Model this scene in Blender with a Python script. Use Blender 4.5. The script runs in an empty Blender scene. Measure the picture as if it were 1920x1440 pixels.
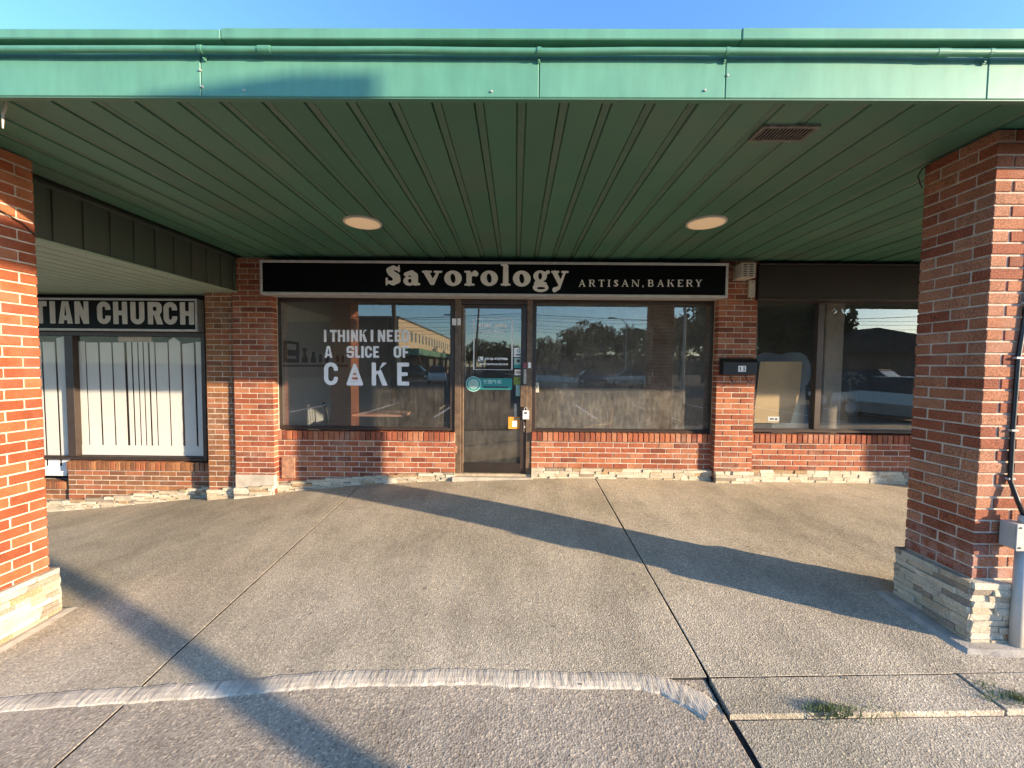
import bpy, math, random
import numpy as np
from mathutils import Vector, Matrix
random.seed(7)
S = bpy.context.scene
COL = S.collection
R = math.radians

# ------------------------------------------------------------------ camera
F, W, H = 750.0, 1920.0, 1440.0
CZ = 1.5
PITCH, YAW, ROLL = math.atan(.0441), .0090, .0095
fwd = Vector((-math.sin(YAW)*math.cos(PITCH), math.cos(YAW)*math.cos(PITCH), -math.sin(PITCH)))
r0 = Vector((math.cos(YAW), math.sin(YAW), 0))
u0 = r0.cross(fwd)
RT = math.cos(ROLL)*r0 + math.sin(ROLL)*u0
UP = math.cos(ROLL)*u0 - math.sin(ROLL)*r0
cam_d = bpy.data.cameras.new('camera'); cam = bpy.data.objects.new('camera', cam_d); COL.objects.link(cam)
cam_d.sensor_width = 36; cam_d.lens = 36*F/W; cam_d.clip_end = 2000; cam_d.clip_start = .05
m = Matrix((RT, UP, -fwd)).transposed().to_4x4(); m.translation = Vector((0, 0, CZ)); cam.matrix_world = m
S.camera = cam

# ------------------------------------------------------------------ light
SUN = Vector((1.925, -1.0, .480)).normalized()          # towards the sun
wd = bpy.data.worlds.new('World'); S.world = wd; wd.use_nodes = True
nt = wd.node_tree; nt.nodes.clear()
sky = nt.nodes.new('ShaderNodeTexSky'); sky.sky_type = 'NISHITA'; sky.sun_disc = False
sky.sun_elevation = math.asin(SUN.z); sky.sun_rotation = math.atan2(SUN.x, SUN.y)
sky.air_density = 1.0; sky.dust_density = 0.5; sky.ozone_density = 5.0; sky.altitude = 150
bg = nt.nodes.new('ShaderNodeBackground'); bg.inputs[1].default_value = .15
ow = nt.nodes.new('ShaderNodeOutputWorld')
nt.links.new(sky.outputs[0], bg.inputs[0]); nt.links.new(bg.outputs[0], ow.inputs[0])
sl = bpy.data.lights.new('sun', 'SUN'); sl.energy = 3.3; sl.angle = R(.53); sl.color = (1, .80, .56)
so = bpy.data.objects.new('sun', sl); COL.objects.link(so)
so.rotation_euler = (-SUN).to_track_quat('-Z', 'Y').to_euler()
S.view_settings.view_transform = 'Standard'; S.view_settings.look = 'None'
S.view_settings.exposure = 1.95; S.view_settings.gamma = 1; S.view_settings.use_curve_mapping = False
S.cycles.max_bounces = 8; S.cycles.transparent_max_bounces = 12

# ------------------------------------------------------------------ measuring helpers
def ray(px, py):
    return RT*((px-W/2)/F) + UP*(-(py-H/2)/F) + fwd
def at(px, py, Y):          # the point of the photograph on a wall at distance Y -> (x, z)
    d = ray(px, py); t = Y/d.y
    return d.x*t, CZ + d.z*t
def ax(px, py, Y): return at(px, py, Y)[0]
def az(px, py, Y): return at(px, py, Y)[1]
def lerp(a, b, t): return a + (b-a)*t
def interp(x, pts):
    if x <= pts[0][0]: return pts[0][1]
    for (a, b), (c, d) in zip(pts, pts[1:]):
        if x <= c: return lerp(b, d, (x-a)/(c-a))
    return pts[-1][1]
ZF = [(-12, -2.3+CZ), (-6.1, -1.985+CZ), (-3.52, -1.70+CZ), (-2.74, -1.59+CZ), (-1.79, -1.508+CZ), (-.7, -1.44+CZ), (.25, -1.395+CZ), (2.5, -1.412+CZ), (5, -1.425+CZ), (12, -1.5+CZ)]
def gz(x, y):               # height of the pavement
    zn = -1.635 + .035*max(-8, min(8, x)) + CZ
    zn += .03*min(0, y-2.2)
    zf = sum(interp(x+d*.1, ZF)*(13-abs(d)) for d in range(-12, 13))/169
    t = max(0, min(1, (y-1.9)/3.05))
    return lerp(zn, zf, t)

# ------------------------------------------------------------------ object helpers
def tag(o, label=None, cat=None, group=None, kind=None):
    if label: o['label'] = label
    if cat: o['category'] = cat
    if group: o['group'] = group
    if kind: o['kind'] = kind
    return o
def empty(name, loc=(0, 0, 0), label=None, cat=None, group=None, kind=None):
    o = bpy.data.objects.new(name, None); COL.objects.link(o); o.location = loc; o.empty_display_size = .1
    return tag(o, label, cat, group, kind)
def link(name, me, mat=None, parent=None, loc=None):
    o = bpy.data.objects.new(name, me); COL.objects.link(o)
    if mat is not None and not me.materials: me.materials.append(mat)
    if parent is not None:
        o.parent = parent
        root = Vector(parent.location)
        p = parent
        while p.parent is not None:
            p = p.parent; root += Vector(p.location)
        o.location = (Vector(loc) if loc is not None else Vector((0, 0, 0))) - root
    elif loc is not None: o.location = loc
    return o
class MB:
    def __init__(s): s.v = []; s.f = []
    def add(s, vs, fs):
        n = len(s.v); s.v += [tuple(v) for v in vs]; s.f += [tuple(i+n for i in f) for f in fs]; return s
    def box(s, x0, x1, y0, y1, z0, z1, c=0.0):
        if c <= 0:
            return s.add([(x0,y0,z0),(x1,y0,z0),(x1,y1,z0),(x0,y1,z0),(x0,y0,z1),(x1,y0,z1),(x1,y1,z1),(x0,y1,z1)],
                  [(0,3,2,1),(4,5,6,7),(0,1,5,4),(1,2,6,5),(2,3,7,6),(3,0,4,7)])
        c = min(c, (x1-x0)*.45, (y1-y0)*.45, (z1-z0)*.45)
        vs = []; ix = {}
        for i, (X, sx) in enumerate(((x0, 1), (x1, -1))):
            for j, (Y, sy) in enumerate(((y0, 1), (y1, -1))):
                for k, (Z, sz) in enumerate(((z0, 1), (z1, -1))):
                    ix[i,j,k,0] = len(vs); vs.append((X, Y+sy*c, Z+sz*c))
                    ix[i,j,k,1] = len(vs); vs.append((X+sx*c, Y, Z+sz*c))
                    ix[i,j,k,2] = len(vs); vs.append((X+sx*c, Y+sy*c, Z))
        fs = []
        for i in (0, 1):
            fs.append([ix[i,0,0,0], ix[i,1,0,0], ix[i,1,1,0], ix[i,0,1,0]][::(-1 if i == 0 else 1)])
            fs.append([ix[0,i,0,1], ix[1,i,0,1], ix[1,i,1,1], ix[0,i,1,1]][::(1 if i == 0 else -1)])
            fs.append([ix[0,0,i,2], ix[1,0,i,2], ix[1,1,i,2], ix[0,1,i,2]][::(-1 if i == 0 else 1)])
            for j in (0, 1):
                fs.append([ix[0,i,j,1], ix[1,i,j,1], ix[1,i,j,2], ix[0,i,j,2]])
                fs.append([ix[i,0,j,0], ix[i,1,j,0], ix[i,1,j,2], ix[i,0,j,2]])
                fs.append([ix[i,j,0,0], ix[i,j,1,0], ix[i,j,1,1], ix[i,j,0,1]])
                for k in (0, 1): fs.append([ix[i,j,k,0], ix[i,j,k,1], ix[i,j,k,2]])
        return s.add(vs, fs)
    def tube(s, pts, r, n=8, cap=True):
        pts = [Vector(p) for p in pts]; rings = []; k = len(pts)
        rr = r if isinstance(r, (list, tuple)) else [r]*k
        prev = None
        for i, p in enumerate(pts):
            d = (pts[min(i+1, k-1)] - pts[max(i-1, 0)]).normalized()
            if prev is None: a = d.orthogonal().normalized()
            else: a = (prev - d*prev.dot(d)).normalized()
            prev = a; b = d.cross(a)
            rings.append([p + (a*math.cos(2*math.pi*j/n) + b*math.sin(2*math.pi*j/n))*rr[i] for j in range(n)])
        vs = [v for q in rings for v in q]; fs = []
        for i in range(k-1):
            for j in range(n):
                fs.append((i*n+j, i*n+(j+1) % n, (i+1)*n+(j+1) % n, (i+1)*n+j))
        if cap: fs += [tuple(range(n))[::-1], tuple((k-1)*n+j for j in range(n))]
        return s.add(vs, fs)
    def prism(s, poly, y0, y1):          # poly in x,z extruded along y
        n = len(poly)
        vs = [(x, y0, z) for x, z in poly] + [(x, y1, z) for x, z in poly]
        fs = [tuple(range(n)), tuple(range(n, 2*n))[::-1]] + [(i, i+n, (i+1) % n+n, (i+1) % n) for i in range(n)]
        return s.add(vs, fs)
    def mesh(s, name='mesh', smooth=False):
        me = bpy.data.meshes.new(name); me.from_pydata(s.v, [], s.f); me.update()
        import bmesh
        bm = bmesh.new(); bm.from_mesh(me); bmesh.ops.recalc_face_normals(bm, faces=bm.faces); bm.to_mesh(me); bm.free()
        if smooth: me.polygons.foreach_set('use_smooth', [True]*len(me.polygons))
        return me
    def build(s, name, mat, parent=None, label=None, cat=None, group=None, kind=None, smooth=False):
        me = s.mesh(name, smooth)
        return tag(link(name, me, mat, parent), label, cat, group, kind)

# ------------------------------------------------------------------ materials
def N(nt, typ, **kw):
    n = nt.nodes.new(typ)
    for k, v in kw.items():
        if k.startswith('i_'): n.inputs[int(k[2:]) if k[2:].isdigit() else k[2:].replace('_', ' ')].default_value = v
        else: setattr(n, k, v)
    return n
def ramp(nt, stops, interp='LINEAR'):
    n = nt.nodes.new('ShaderNodeValToRGB'); cr = n.color_ramp; cr.interpolation = interp
    while len(cr.elements) < len(stops): cr.elements.new(.5)
    for e, (p, c) in zip(cr.elements, stops):
        e.position = p; e.color = (*c, 1) if len(c) == 3 else c
    return n
def mix(nt, fac, a, b, mode='MIX'):
    n = nt.nodes.new('ShaderNodeMix'); n.data_type = 'RGBA'; n.blend_type = mode
    for sock, val in ((n.inputs[0], fac), (n.inputs[6], a), (n.inputs[7], b)):
        if isinstance(val, bpy.types.NodeSocket): nt.links.new(val, sock)
        elif isinstance(val, (int, float)): sock.default_value = val
        else: sock.default_value = (*val, 1)
    return n.outputs[2]
def newmat(name):
    m = bpy.data.materials.new(name); m.use_nodes = True
    nt = m.node_tree; b = nt.nodes['Principled BSDF']
    return m, nt, b
def coords(nt, scale=(1, 1, 1), kind='Object', world=False):
    tc = nt.nodes.new('ShaderNodeTexCoord')
    mp = nt.nodes.new('ShaderNodeMapping'); mp.inputs['Scale'].default_value = scale
    if world:
        g = nt.nodes.new('ShaderNodeNewGeometry'); nt.links.new(g.outputs['Position'], mp.inputs[0])
    else: nt.links.new(tc.outputs[kind], mp.inputs[0])
    return mp.outputs[0]
def noise(nt, vec, scale, detail=4, rough=.55):
    n = nt.nodes.new('ShaderNodeTexNoise'); n.inputs['Scale'].default_value = scale
    n.inputs['Detail'].default_value = detail; n.inputs['Roughness'].default_value = rough
    if vec is not None: nt.links.new(vec, n.inputs[0])
    return n.outputs[0]
def bump(nt, b, h, strength, dist):
    n = nt.nodes.new('ShaderNodeBump'); n.inputs['Strength'].default_value = strength; n.inputs['Distance'].default_value = dist
    nt.links.new(h, n.inputs['Height'])
    prev = b.inputs['Normal'].links
    if prev: nt.links.new(prev[0].from_socket, n.inputs['Normal'])
    nt.links.new(n.outputs[0], b.inputs['Normal']); return n
def simple(name, col, rough=.5, metal=0, var=.15, sc=6, bmp=0, bsc=40, bd=.002, spec=None, stretch=(1, 1, 1)):
    m, nt, b = newmat(name)
    v = coords(nt, stretch, world=True)
    n = noise(nt, v, sc, 5)
    r = ramp(nt, [(.3, tuple(c*(1-var) for c in col)), (.7, tuple(min(1, c*(1+var)) for c in col))])
    nt.links.new(n, r.inputs[0]); nt.links.new(r.outputs[0], b.inputs['Base Color'])
    b.inputs['Roughness'].default_value = rough; b.inputs['Metallic'].default_value = metal
    if spec is not None: b.inputs['Specular IOR Level'].default_value = spec
    if bmp: bump(nt, b, noise(nt, v, bsc, 4), bmp, bd)
    return m

def brick_mat(name, stops, speck=.35, bd=.0015, dust=.12, effl=False):
    m, nt, b = newmat(name)
    oi = nt.nodes.new('ShaderNodeObjectInfo')
    r = ramp(nt, stops, 'CONSTANT'); nt.links.new(oi.outputs['Random'], r.inputs[0])
    v = coords(nt, world=True)
    big = noise(nt, v, 9, 5, .6)
    c = mix(nt, .55, r.outputs[0], r.outputs[0])
    rb = ramp(nt, [(.25, (.72, .70, .68)), (.75, (1.15, 1.12, 1.08))]); nt.links.new(big, rb.inputs[0])
    c = mix(nt, 1.0, r.outputs[0], rb.outputs[0], 'MULTIPLY')
    fine = noise(nt, v, 170, 3, .6)
    rf = ramp(nt, [(.40, (1-speck, 1-speck, 1-speck)), (.60, (1+speck*.5,)*3)]); nt.links.new(fine, rf.inputs[0])
    c = mix(nt, 1.0, c, rf.outputs[0], 'MULTIPLY')
    dn = noise(nt, v, 2.3, 6, .7); rd = ramp(nt, [(.52, (0,)*3), (.75, (dust*3,)*3)]); nt.links.new(dn, rd.inputs[0])
    c = mix(nt, rd.outputs[0], c, (.55, .42, .32))
    if effl:
        g = nt.nodes.new('ShaderNodeNewGeometry'); sp = nt.nodes.new('ShaderNodeSeparateXYZ'); nt.links.new(g.outputs['Position'], sp.inputs[0])
        mr = nt.nodes.new('ShaderNodeMapRange'); mr.inputs[1].default_value = .28; mr.inputs[2].default_value = .62; mr.inputs[3].default_value = 1; mr.inputs[4].default_value = 0
        nt.links.new(sp.outputs[2], mr.inputs[0]); ne = noise(nt, v, 14, 5, .7); re = ramp(nt, [(.42, (0,)*3), (.62, (.6,)*3)]); nt.links.new(ne, re.inputs[0])
        ml = N(nt, 'ShaderNodeMath', operation='MULTIPLY'); nt.links.new(mr.outputs[0], ml.inputs[0]); nt.links.new(re.outputs[0], ml.inputs[1])
        c = mix(nt, ml.outputs[0], c, (.52, .40, .36))
    nt.links.new(c, b.inputs['Base Color']); b.inputs['Roughness'].default_value = .85
    b.inputs['Specular IOR Level'].default_value = .25
    bump(nt, b, fine, .7, bd); bump(nt, b, noise(nt, v, 45, 3), .4, .002)
    return m
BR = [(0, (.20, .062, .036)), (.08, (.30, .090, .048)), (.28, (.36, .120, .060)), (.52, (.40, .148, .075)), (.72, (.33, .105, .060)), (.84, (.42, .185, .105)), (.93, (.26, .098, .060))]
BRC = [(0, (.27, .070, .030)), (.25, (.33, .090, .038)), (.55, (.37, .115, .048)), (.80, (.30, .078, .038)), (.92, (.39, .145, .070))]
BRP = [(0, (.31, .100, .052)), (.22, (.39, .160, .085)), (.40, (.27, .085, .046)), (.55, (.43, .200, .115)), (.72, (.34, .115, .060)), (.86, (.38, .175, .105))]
BRB = [(0, (.22, .098, .050)), (.3, (.29, .130, .060)), (.55, (.34, .125, .062)), (.75, (.36, .17, .08)), (.9, (.20, .092, .050))]
M = {}
M['brick'] = brick_mat('facade_brick', BR, .3)
M['brick_column'] = brick_mat('column_brick', BRC, .22, .001, .05)
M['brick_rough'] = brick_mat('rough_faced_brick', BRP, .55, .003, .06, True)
M['brick_brown'] = brick_mat('brown_brick', BRB, .3)
M['mortar'] = simple('mortar', (.50, .42, .33), .95, var=.25, sc=20, bmp=.6, bsc=250, bd=.002)
M['stone'] = brick_mat('ledge_stone', [(0, (.55, .49, .37)), (.2, (.61, .55, .43)), (.40, (.49, .41, .29)), (.54, (.65, .59, .47)), (.72, (.42, .29, .17)), (.80, (.52, .46, .36)), (.91, (.31, .26, .20))], .3, .004, .1)
M['stone_joint'] = simple('stone_bedding', (.36, .32, .26), .95, var=.3, sc=30, bmp=.6, bsc=120, bd=.004)

def paint_mat(name, col, col2, rough, chips, streak=(1, 1, 1)):
    m, nt, b = newmat(name)
    v = coords(nt, world=True)
    n1 = noise(nt, v, 1.3, 6, .6)
    r1 = ramp(nt, [(.35, col), (.65, col2)]); nt.links.new(n1, r1.inputs[0])
    n3 = noise(nt, coords(nt, (3, 3, .6), world=True), 4, 5, .65)
    r3 = ramp(nt, [(.3, (.86,)*3), (.7, (1.1,)*3)]); nt.links.new(n3, r3.inputs[0])
    c = mix(nt, 1.0, r1.outputs[0], r3.outputs[0], 'MULTIPLY')
    if chips:
        vs = coords(nt, streak, world=True)
        n2 = noise(nt, vs, 22, 4, .6); r2 = ramp(nt, [(1-chips, (0,)*3), (1-chips+.03, (.75,)*3)]); nt.links.new(n2, r2.inputs[0])
        c = mix(nt, r2.outputs[0], c, (.30, .28, .24))
    nt.links.new(c, b.inputs['Base Color'])
    rr = ramp(nt, [(.3, (rough-.08,)*3), (.7, (rough+.12,)*3)]); nt.links.new(n1, rr.inputs[0]); nt.links.new(rr.outputs[0], b.inputs['Roughness'])
    bump(nt, b, noise(nt, v, 3.5, 3), .25, .01)
    return m
M['fascia'] = paint_mat('fascia_paint', (.095, .262, .180), (.118, .300, .205), .45, .27)
M['pipe'] = paint_mat('pipe_paint', (.080, .24, .16), (.095, .265, .175), .45, 0)
def soffit_mat():
    m, nt, b = newmat('soffit_paint')
    v = coords(nt, world=True)
    n1 = noise(nt, v, 1.1, 6, .65)
    r1 = ramp(nt, [(.30, (.056, .166, .104)), (.5, (.068, .186, .118)), (.76, (.120, .176, .126))]); nt.links.new(n1, r1.inputs[0])
    oi = nt.nodes.new('ShaderNodeObjectInfo')
    ro = ramp(nt, [(0, (.88,)*3), (1, (1.12,)*3)]); nt.links.new(oi.outputs['Random'], ro.inputs[0])
    c = mix(nt, 1, r1.outputs[0], ro.outputs[0], 'MULTIPLY')
    n2 = noise(nt, coords(nt, (1, .16, 1), world=True), 60, 4, .7); r2 = ramp(nt, [(.66, (0,)*3), (.74, (.5,)*3)]); nt.links.new(n2, r2.inputs[0])
    c = mix(nt, r2.outputs[0], c, (.22, .27, .20))
    nt.links.new(c, b.inputs['Base Color'])
    rr = ramp(nt, [(.3, (.42,)*3), (.7, (.58,)*3)]); nt.links.new(n1, rr.inputs[0]); nt.links.new(rr.outputs[0], b.inputs['Roughness'])
    bump(nt, b, noise(nt, v, 6, 3), .3, .006)
    return m
M['soffit'] = soffit_mat()
M['soffit_edge'] = paint_mat('worn_soffit_seam', (.072, .162, .105), (.110, .175, .125), .55, .33, (1, .12, 1))
M['soffit_bounce'] = simple('sun_bounce_soffit_paint', (.30, .38, .28), .5, var=.1)  # paler than the main soffit: bounced sunlight is put into the colour
M['bulkhead'] = paint_mat('bulkhead_paint', (.055, .085, .062), (.075, .075, .065), .4, 0)
M['bronze'] = simple('bronze_aluminium', (.060, .042, .034), .38, .35, .2, 8)
M['bronze_dark'] = simple('dark_bronze_band', (.026, .020, .017), .55, .0, .2, 3, spec=.25)
M['worn_bronze'] = simple('worn_bronze', (.16, .105, .065), .45, .3, .35, 14)
M['black_face'] = simple('black_sign_face', (.004, .004, .005), .35, 0, .2, 3, spec=.12)
M['silver'] = simple('brushed_silver', (.56, .55, .53), .5, .2, .12, 12)
M['ivory'] = simple('ivory_letter', (.88, .85, .78), .5, 0, .06, 8)
M['grey_letter'] = simple('grey_letter', (.56, .54, .50), .5, 0, .08, 8)
M['vinyl'] = simple('white_vinyl', (.87, .88, .88), .6, 0, .05, 8)
M['black'] = simple('black_plastic', (.012, .013, .015), .35, 0, .2, 10)
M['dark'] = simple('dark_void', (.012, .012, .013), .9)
M['white_box'] = simple('aged_white_plastic', (.50, .45, .37), .6, 0, .15, 10)
M['grey_metal'] = simple('galvanised_grey', (.42, .40, .36), .55, .1, .12, 10)
M['lamp_lens'] = simple('lamp_lens', (.80, .62, .40), .35, 0, .03, 3)
_b = M['lamp_lens'].node_tree.nodes['Principled BSDF']; _b.inputs['Emission Color'].default_value = (1, .66, .36, 1); _b.inputs['Emission Strength'].default_value = .07
M['lamp_ring'] = simple('lamp_ring', (.65, .60, .5), .4)
M['teal'] = simple('teal_sticker', (.03, .27, .26), .45, 0, .05)
M['teal_light'] = simple('pale_teal_ink', (.42, .66, .62), .5)
M['navy'] = simple('navy_ink', (.015, .04, .07), .5)
M['orange'] = simple('orange_sticker', (.80, .30, .03), .5, 0, .06)
M['olive'] = simple('olive_sticker', (.22, .28, .05), .6)
M['mint'] = simple('mint_sticker', (.35, .52, .46), .6)
M['pink'] = simple('pink_sticker', (.45, .10, .14), .6)
M['ink'] = simple('dark_ink', (.03, .03, .035), .6)
M['paper'] = simple('white_card_strip', (.70, .69, .66), .7, 0, .04, 2)
M['tan'] = simple('tan_card', (.48, .33, .25), .8)
M['red_gap'] = simple('red_backing', (.25, .06, .06), .8, 0, .6, 2)
M['rust_plate'] = simple('rusty_cover_plate', (.34, .17, .10), .75, 0, .35, 25, .3, 60)
M['cement'] = simple('cement', (.42, .37, .30), .95, 0, .2, 10, .7, 90, .004)
M['threshold'] = simple('worn_threshold', (.40, .32, .22), .8, .1, .3, 14)

def concrete_mat(name, c1, c2, c3, agg, bs, bd):
    m, nt, b = newmat(name)
    v = coords(nt, world=True)
    n1 = noise(nt, v, .9, 8, .66); r1 = ramp(nt, [(.36, c1), (.5, c2), (.64, c3)]); nt.links.new(n1, r1.inputs[0])
    n5 = noise(nt, coords(nt, (1, .35, 1), world=True), 3.5, 6, .65); r5 = ramp(nt, [(.32, (.84, .83, .82)), (.66, (1.1, 1.09, 1.06))]); nt.links.new(n5, r5.inputs[0])
    c = mix(nt, 1, r1.outputs[0], r5.outputs[0], 'MULTIPLY')
    vo = nt.nodes.new('ShaderNodeTexVoronoi'); vo.inputs['Scale'].default_value = agg; nt.links.new(v, vo.inputs[0])
    rv = ramp(nt, [(0, (.62, .60, .58)), (.45, (.98,)*3), (.86, (1.05,)*3), (.93, (1.5, 1.46, 1.38))])
    sep = nt.nodes.new('ShaderNodeSeparateColor'); nt.links.new(vo.outputs['Color'], sep.inputs[0]); nt.links.new(sep.outputs[0], rv.inputs[0])
    c = mix(nt, .85, c, rv.outputs[0], 'MULTIPLY')
    nf = noise(nt, v, agg*1.7, 3, .7); rf = ramp(nt, [(.35, (.70,)*3), (.6, (1.12,)*3)]); nt.links.new(nf, rf.inputs[0])
    c = mix(nt, .8, c, rf.outputs[0], 'MULTIPLY')
    # dark gum spots / stains
    ns = noise(nt, v, 17, 2, .5); rs = ramp(nt, [(.735, (0,)*3), (.75, (.6,)*3)]); nt.links.new(ns, rs.inputs[0])
    c = mix(nt, rs.outputs[0], c, (.10, .09, .08))
    nt.links.new(c, b.inputs['Base Color']); b.inputs['Roughness'].default_value = .93; b.inputs['Specular IOR Level'].default_value = .2
    bump(nt, b, vo.outputs['Distance'], bs, bd); bump(nt, b, nf, bs, bd*.9); bump(nt, b, noise(nt, v, 22, 4), .5, .005)
    # broom strokes run towards the shop
    bump(nt, b, noise(nt, coords(nt, (1, .06, 1), world=True), 75, 3, .6), .45, .0022)
    return m
M['concrete'] = concrete_mat('exposed_concrete', (.40, .345, .255), (.50, .428, .322), (.58, .50, .385), 130, .62, .0036)
M['concrete_coarse'] = concrete_mat('coarse_concrete', (.38, .315, .235), (.455, .380, .290), (.53, .45, .35), 100, .55, .0032)
M['mortar_patch'] = None
def patch_mat():
    m, nt, b = newmat('brushed_mortar_patch')
    v = coords(nt, (1, .12, 1), world=True)
    n = noise(nt, v, 48, 4, .7)
    r = ramp(nt, [(.30, (.28, .235, .18)), (.45, (.50, .43, .335)), (.7, (.64, .56, .44))]); nt.links.new(n, r.inputs[0])
    n2 = noise(nt, coords(nt, world=True), 4, 5); r2 = ramp(nt, [(.3, (.7,)*3), (.6, (1.08,)*3)]); nt.links.new(n2, r2.inputs[0])
    c = mix(nt, 1, r.outputs[0], r2.outputs[0], 'MULTIPLY')
    nt.links.new(c, b.inputs['Base Color']); b.inputs['Roughness'].default_value = .95
    bump(nt, b, n, 1, .008); bump(nt, b, noise(nt, coords(nt, world=True), 120, 3), .5, .003)
    return m
M['mortar_patch'] = patch_mat()
M['crack'] = simple('joint_dirt', (.035, .03, .026), .95, 0, .4, 30)
M['asphalt'] = concrete_mat('asphalt', (.055, .054, .052), (.065, .063, .06), (.08, .078, .072), 60, .6, .006)

def glass_mat(name, dust_lo, dust_hi, zst=.08, tint=(.74, .76, .76), refl=.17):
    m = bpy.data.materials.new(name); m.use_nodes = True; nt = m.node_tree; nt.nodes.clear()
    out = nt.nodes.new('ShaderNodeOutputMaterial')
    tr = N(nt, 'ShaderNodeBsdfTransparent'); tr.inputs[0].default_value = (*tint, 1)
    gl = N(nt, 'ShaderNodeBsdfGlossy'); gl.inputs['Roughness'].default_value = .0; gl.inputs[0].default_value = (.98, .88, .74, 1)
    lwt = N(nt, 'ShaderNodeLayerWeight'); lwt.inputs[0].default_value = .5
    pw = N(nt, 'ShaderNodeMath', operation='POWER'); nt.links.new(lwt.outputs['Facing'], pw.inputs[0]); pw.inputs[1].default_value = 4.0
    fr = N(nt, 'ShaderNodeMath', operation='MULTIPLY_ADD'); nt.links.new(pw.outputs[0], fr.inputs[0]); fr.inputs[1].default_value = .88; fr.inputs[2].default_value = refl
    wv = noise(nt, coords(nt, world=True), 1.3, 1); bn = N(nt, 'ShaderNodeBump'); bn.inputs['Strength'].default_value = .03; bn.inputs['Distance'].default_value = .01
    nt.links.new(wv, bn.inputs['Height']); nt.links.new(bn.outputs[0], gl.inputs['Normal'])
    m1 = N(nt, 'ShaderNodeMixShader'); nt.links.new(fr.outputs[0], m1.inputs[0]); nt.links.new(tr.outputs[0], m1.inputs[1]); nt.links.new(gl.outputs[0], m1.inputs[2])
    df = N(nt, 'ShaderNodeBsdfDiffuse'); df.inputs[0].default_value = (.55, .50, .42, 1)
    n1 = noise(nt, coords(nt, (1, 1, zst), world=True), 26, 6, .7)
    n2 = noise(nt, coords(nt, world=True), 4.2, 6, .72)
    ad = N(nt, 'ShaderNodeMath', operation='MULTIPLY'); nt.links.new(n1, ad.inputs[0]); nt.links.new(n2, ad.inputs[1])
    rp = ramp(nt, [(.12, (dust_lo,)*3), (.42, (dust_hi,)*3)]); nt.links.new(ad.outputs[0], rp.inputs[0])
    m2 = N(nt, 'ShaderNodeMixShader'); nt.links.new(rp.outputs[0], m2.inputs[0]); nt.links.new(m1.outputs[0], m2.inputs[1]); nt.links.new(df.outputs[0], m2.inputs[2])
    nt.links.new(m2.outputs[0], out.inputs[0]); return m
M['glass_left'] = glass_mat('shop_glass_left', .02, .13, .15)
M['glass_right'] = glass_mat('shop_glass_right', .05, .30, .22)
M['glass_door'] = glass_mat('door_glass', .02, .12, .2)
M['glass_far'] = glass_mat('neighbour_glass', .02, .08, tint=(.90, .91, .90))
M['glass_church'] = glass_mat('church_glass', .01, .05, tint=(.95, .95, .94), refl=.04)
M['car_glass'] = simple('car_glass', (.02, .025, .03), .08, 0)

# ------------------------------------------------------------------ glyph engine (letters drawn as filled shapes)
def sd_cone(x1, y1, r1, x2, y2, r2):
    def f(X, Y):
        dx, dy = x2-x1, y2-y1; L = dx*dx+dy*dy+1e-12
        t = np.clip(((X-x1)*dx+(Y-y1)*dy)/L, 0, 1)
        return np.hypot(X-x1-t*dx, Y-y1-t*dy) - (r1+(r2-r1)*t)
    return f
def sd_rect(x0, y0, x1, y1, r=0):
    def f(X, Y):
        cx, cy, hw, hh = (x0+x1)/2, (y0+y1)/2, (x1-x0)/2-r, (y1-y0)/2-r
        qx, qy = np.abs(X-cx)-hw, np.abs(Y-cy)-hh
        return np.hypot(np.maximum(qx, 0), np.maximum(qy, 0)) + np.minimum(np.maximum(qx, qy), 0) - r
    return f
def sd_ell(cx, cy, rx, ry, rot=0):
    def f(X, Y):
        c, s = math.cos(rot), math.sin(rot); x = (X-cx)*c+(Y-cy)*s; y = -(X-cx)*s+(Y-cy)*c
        return (np.hypot(x/rx, y/ry)-1)*min(rx, ry)
    return f
def sd_poly(pts):
    def f(X, Y):
        d = np.full(X.shape, 1e9); ins = np.zeros(X.shape, bool); n = len(pts)
        for i in range(n):
            x1, y1 = pts[i]; x2, y2 = pts[(i+1) % n]
            dx, dy = x2-x1, y2-y1; t = np.clip(((X-x1)*dx+(Y-y1)*dy)/(dx*dx+dy*dy+1e-12), 0, 1)
            d = np.minimum(d, np.hypot(X-x1-t*dx, Y-y1-t*dy))
            c = ((y1 > Y) != (y2 > Y)) & (X < (x2-x1)*(Y-y1)/((y2-y1) if y2 != y1 else 1e-12)+x1)
            ins ^= c
        return np.where(ins, -d, d)
    return f
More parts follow.
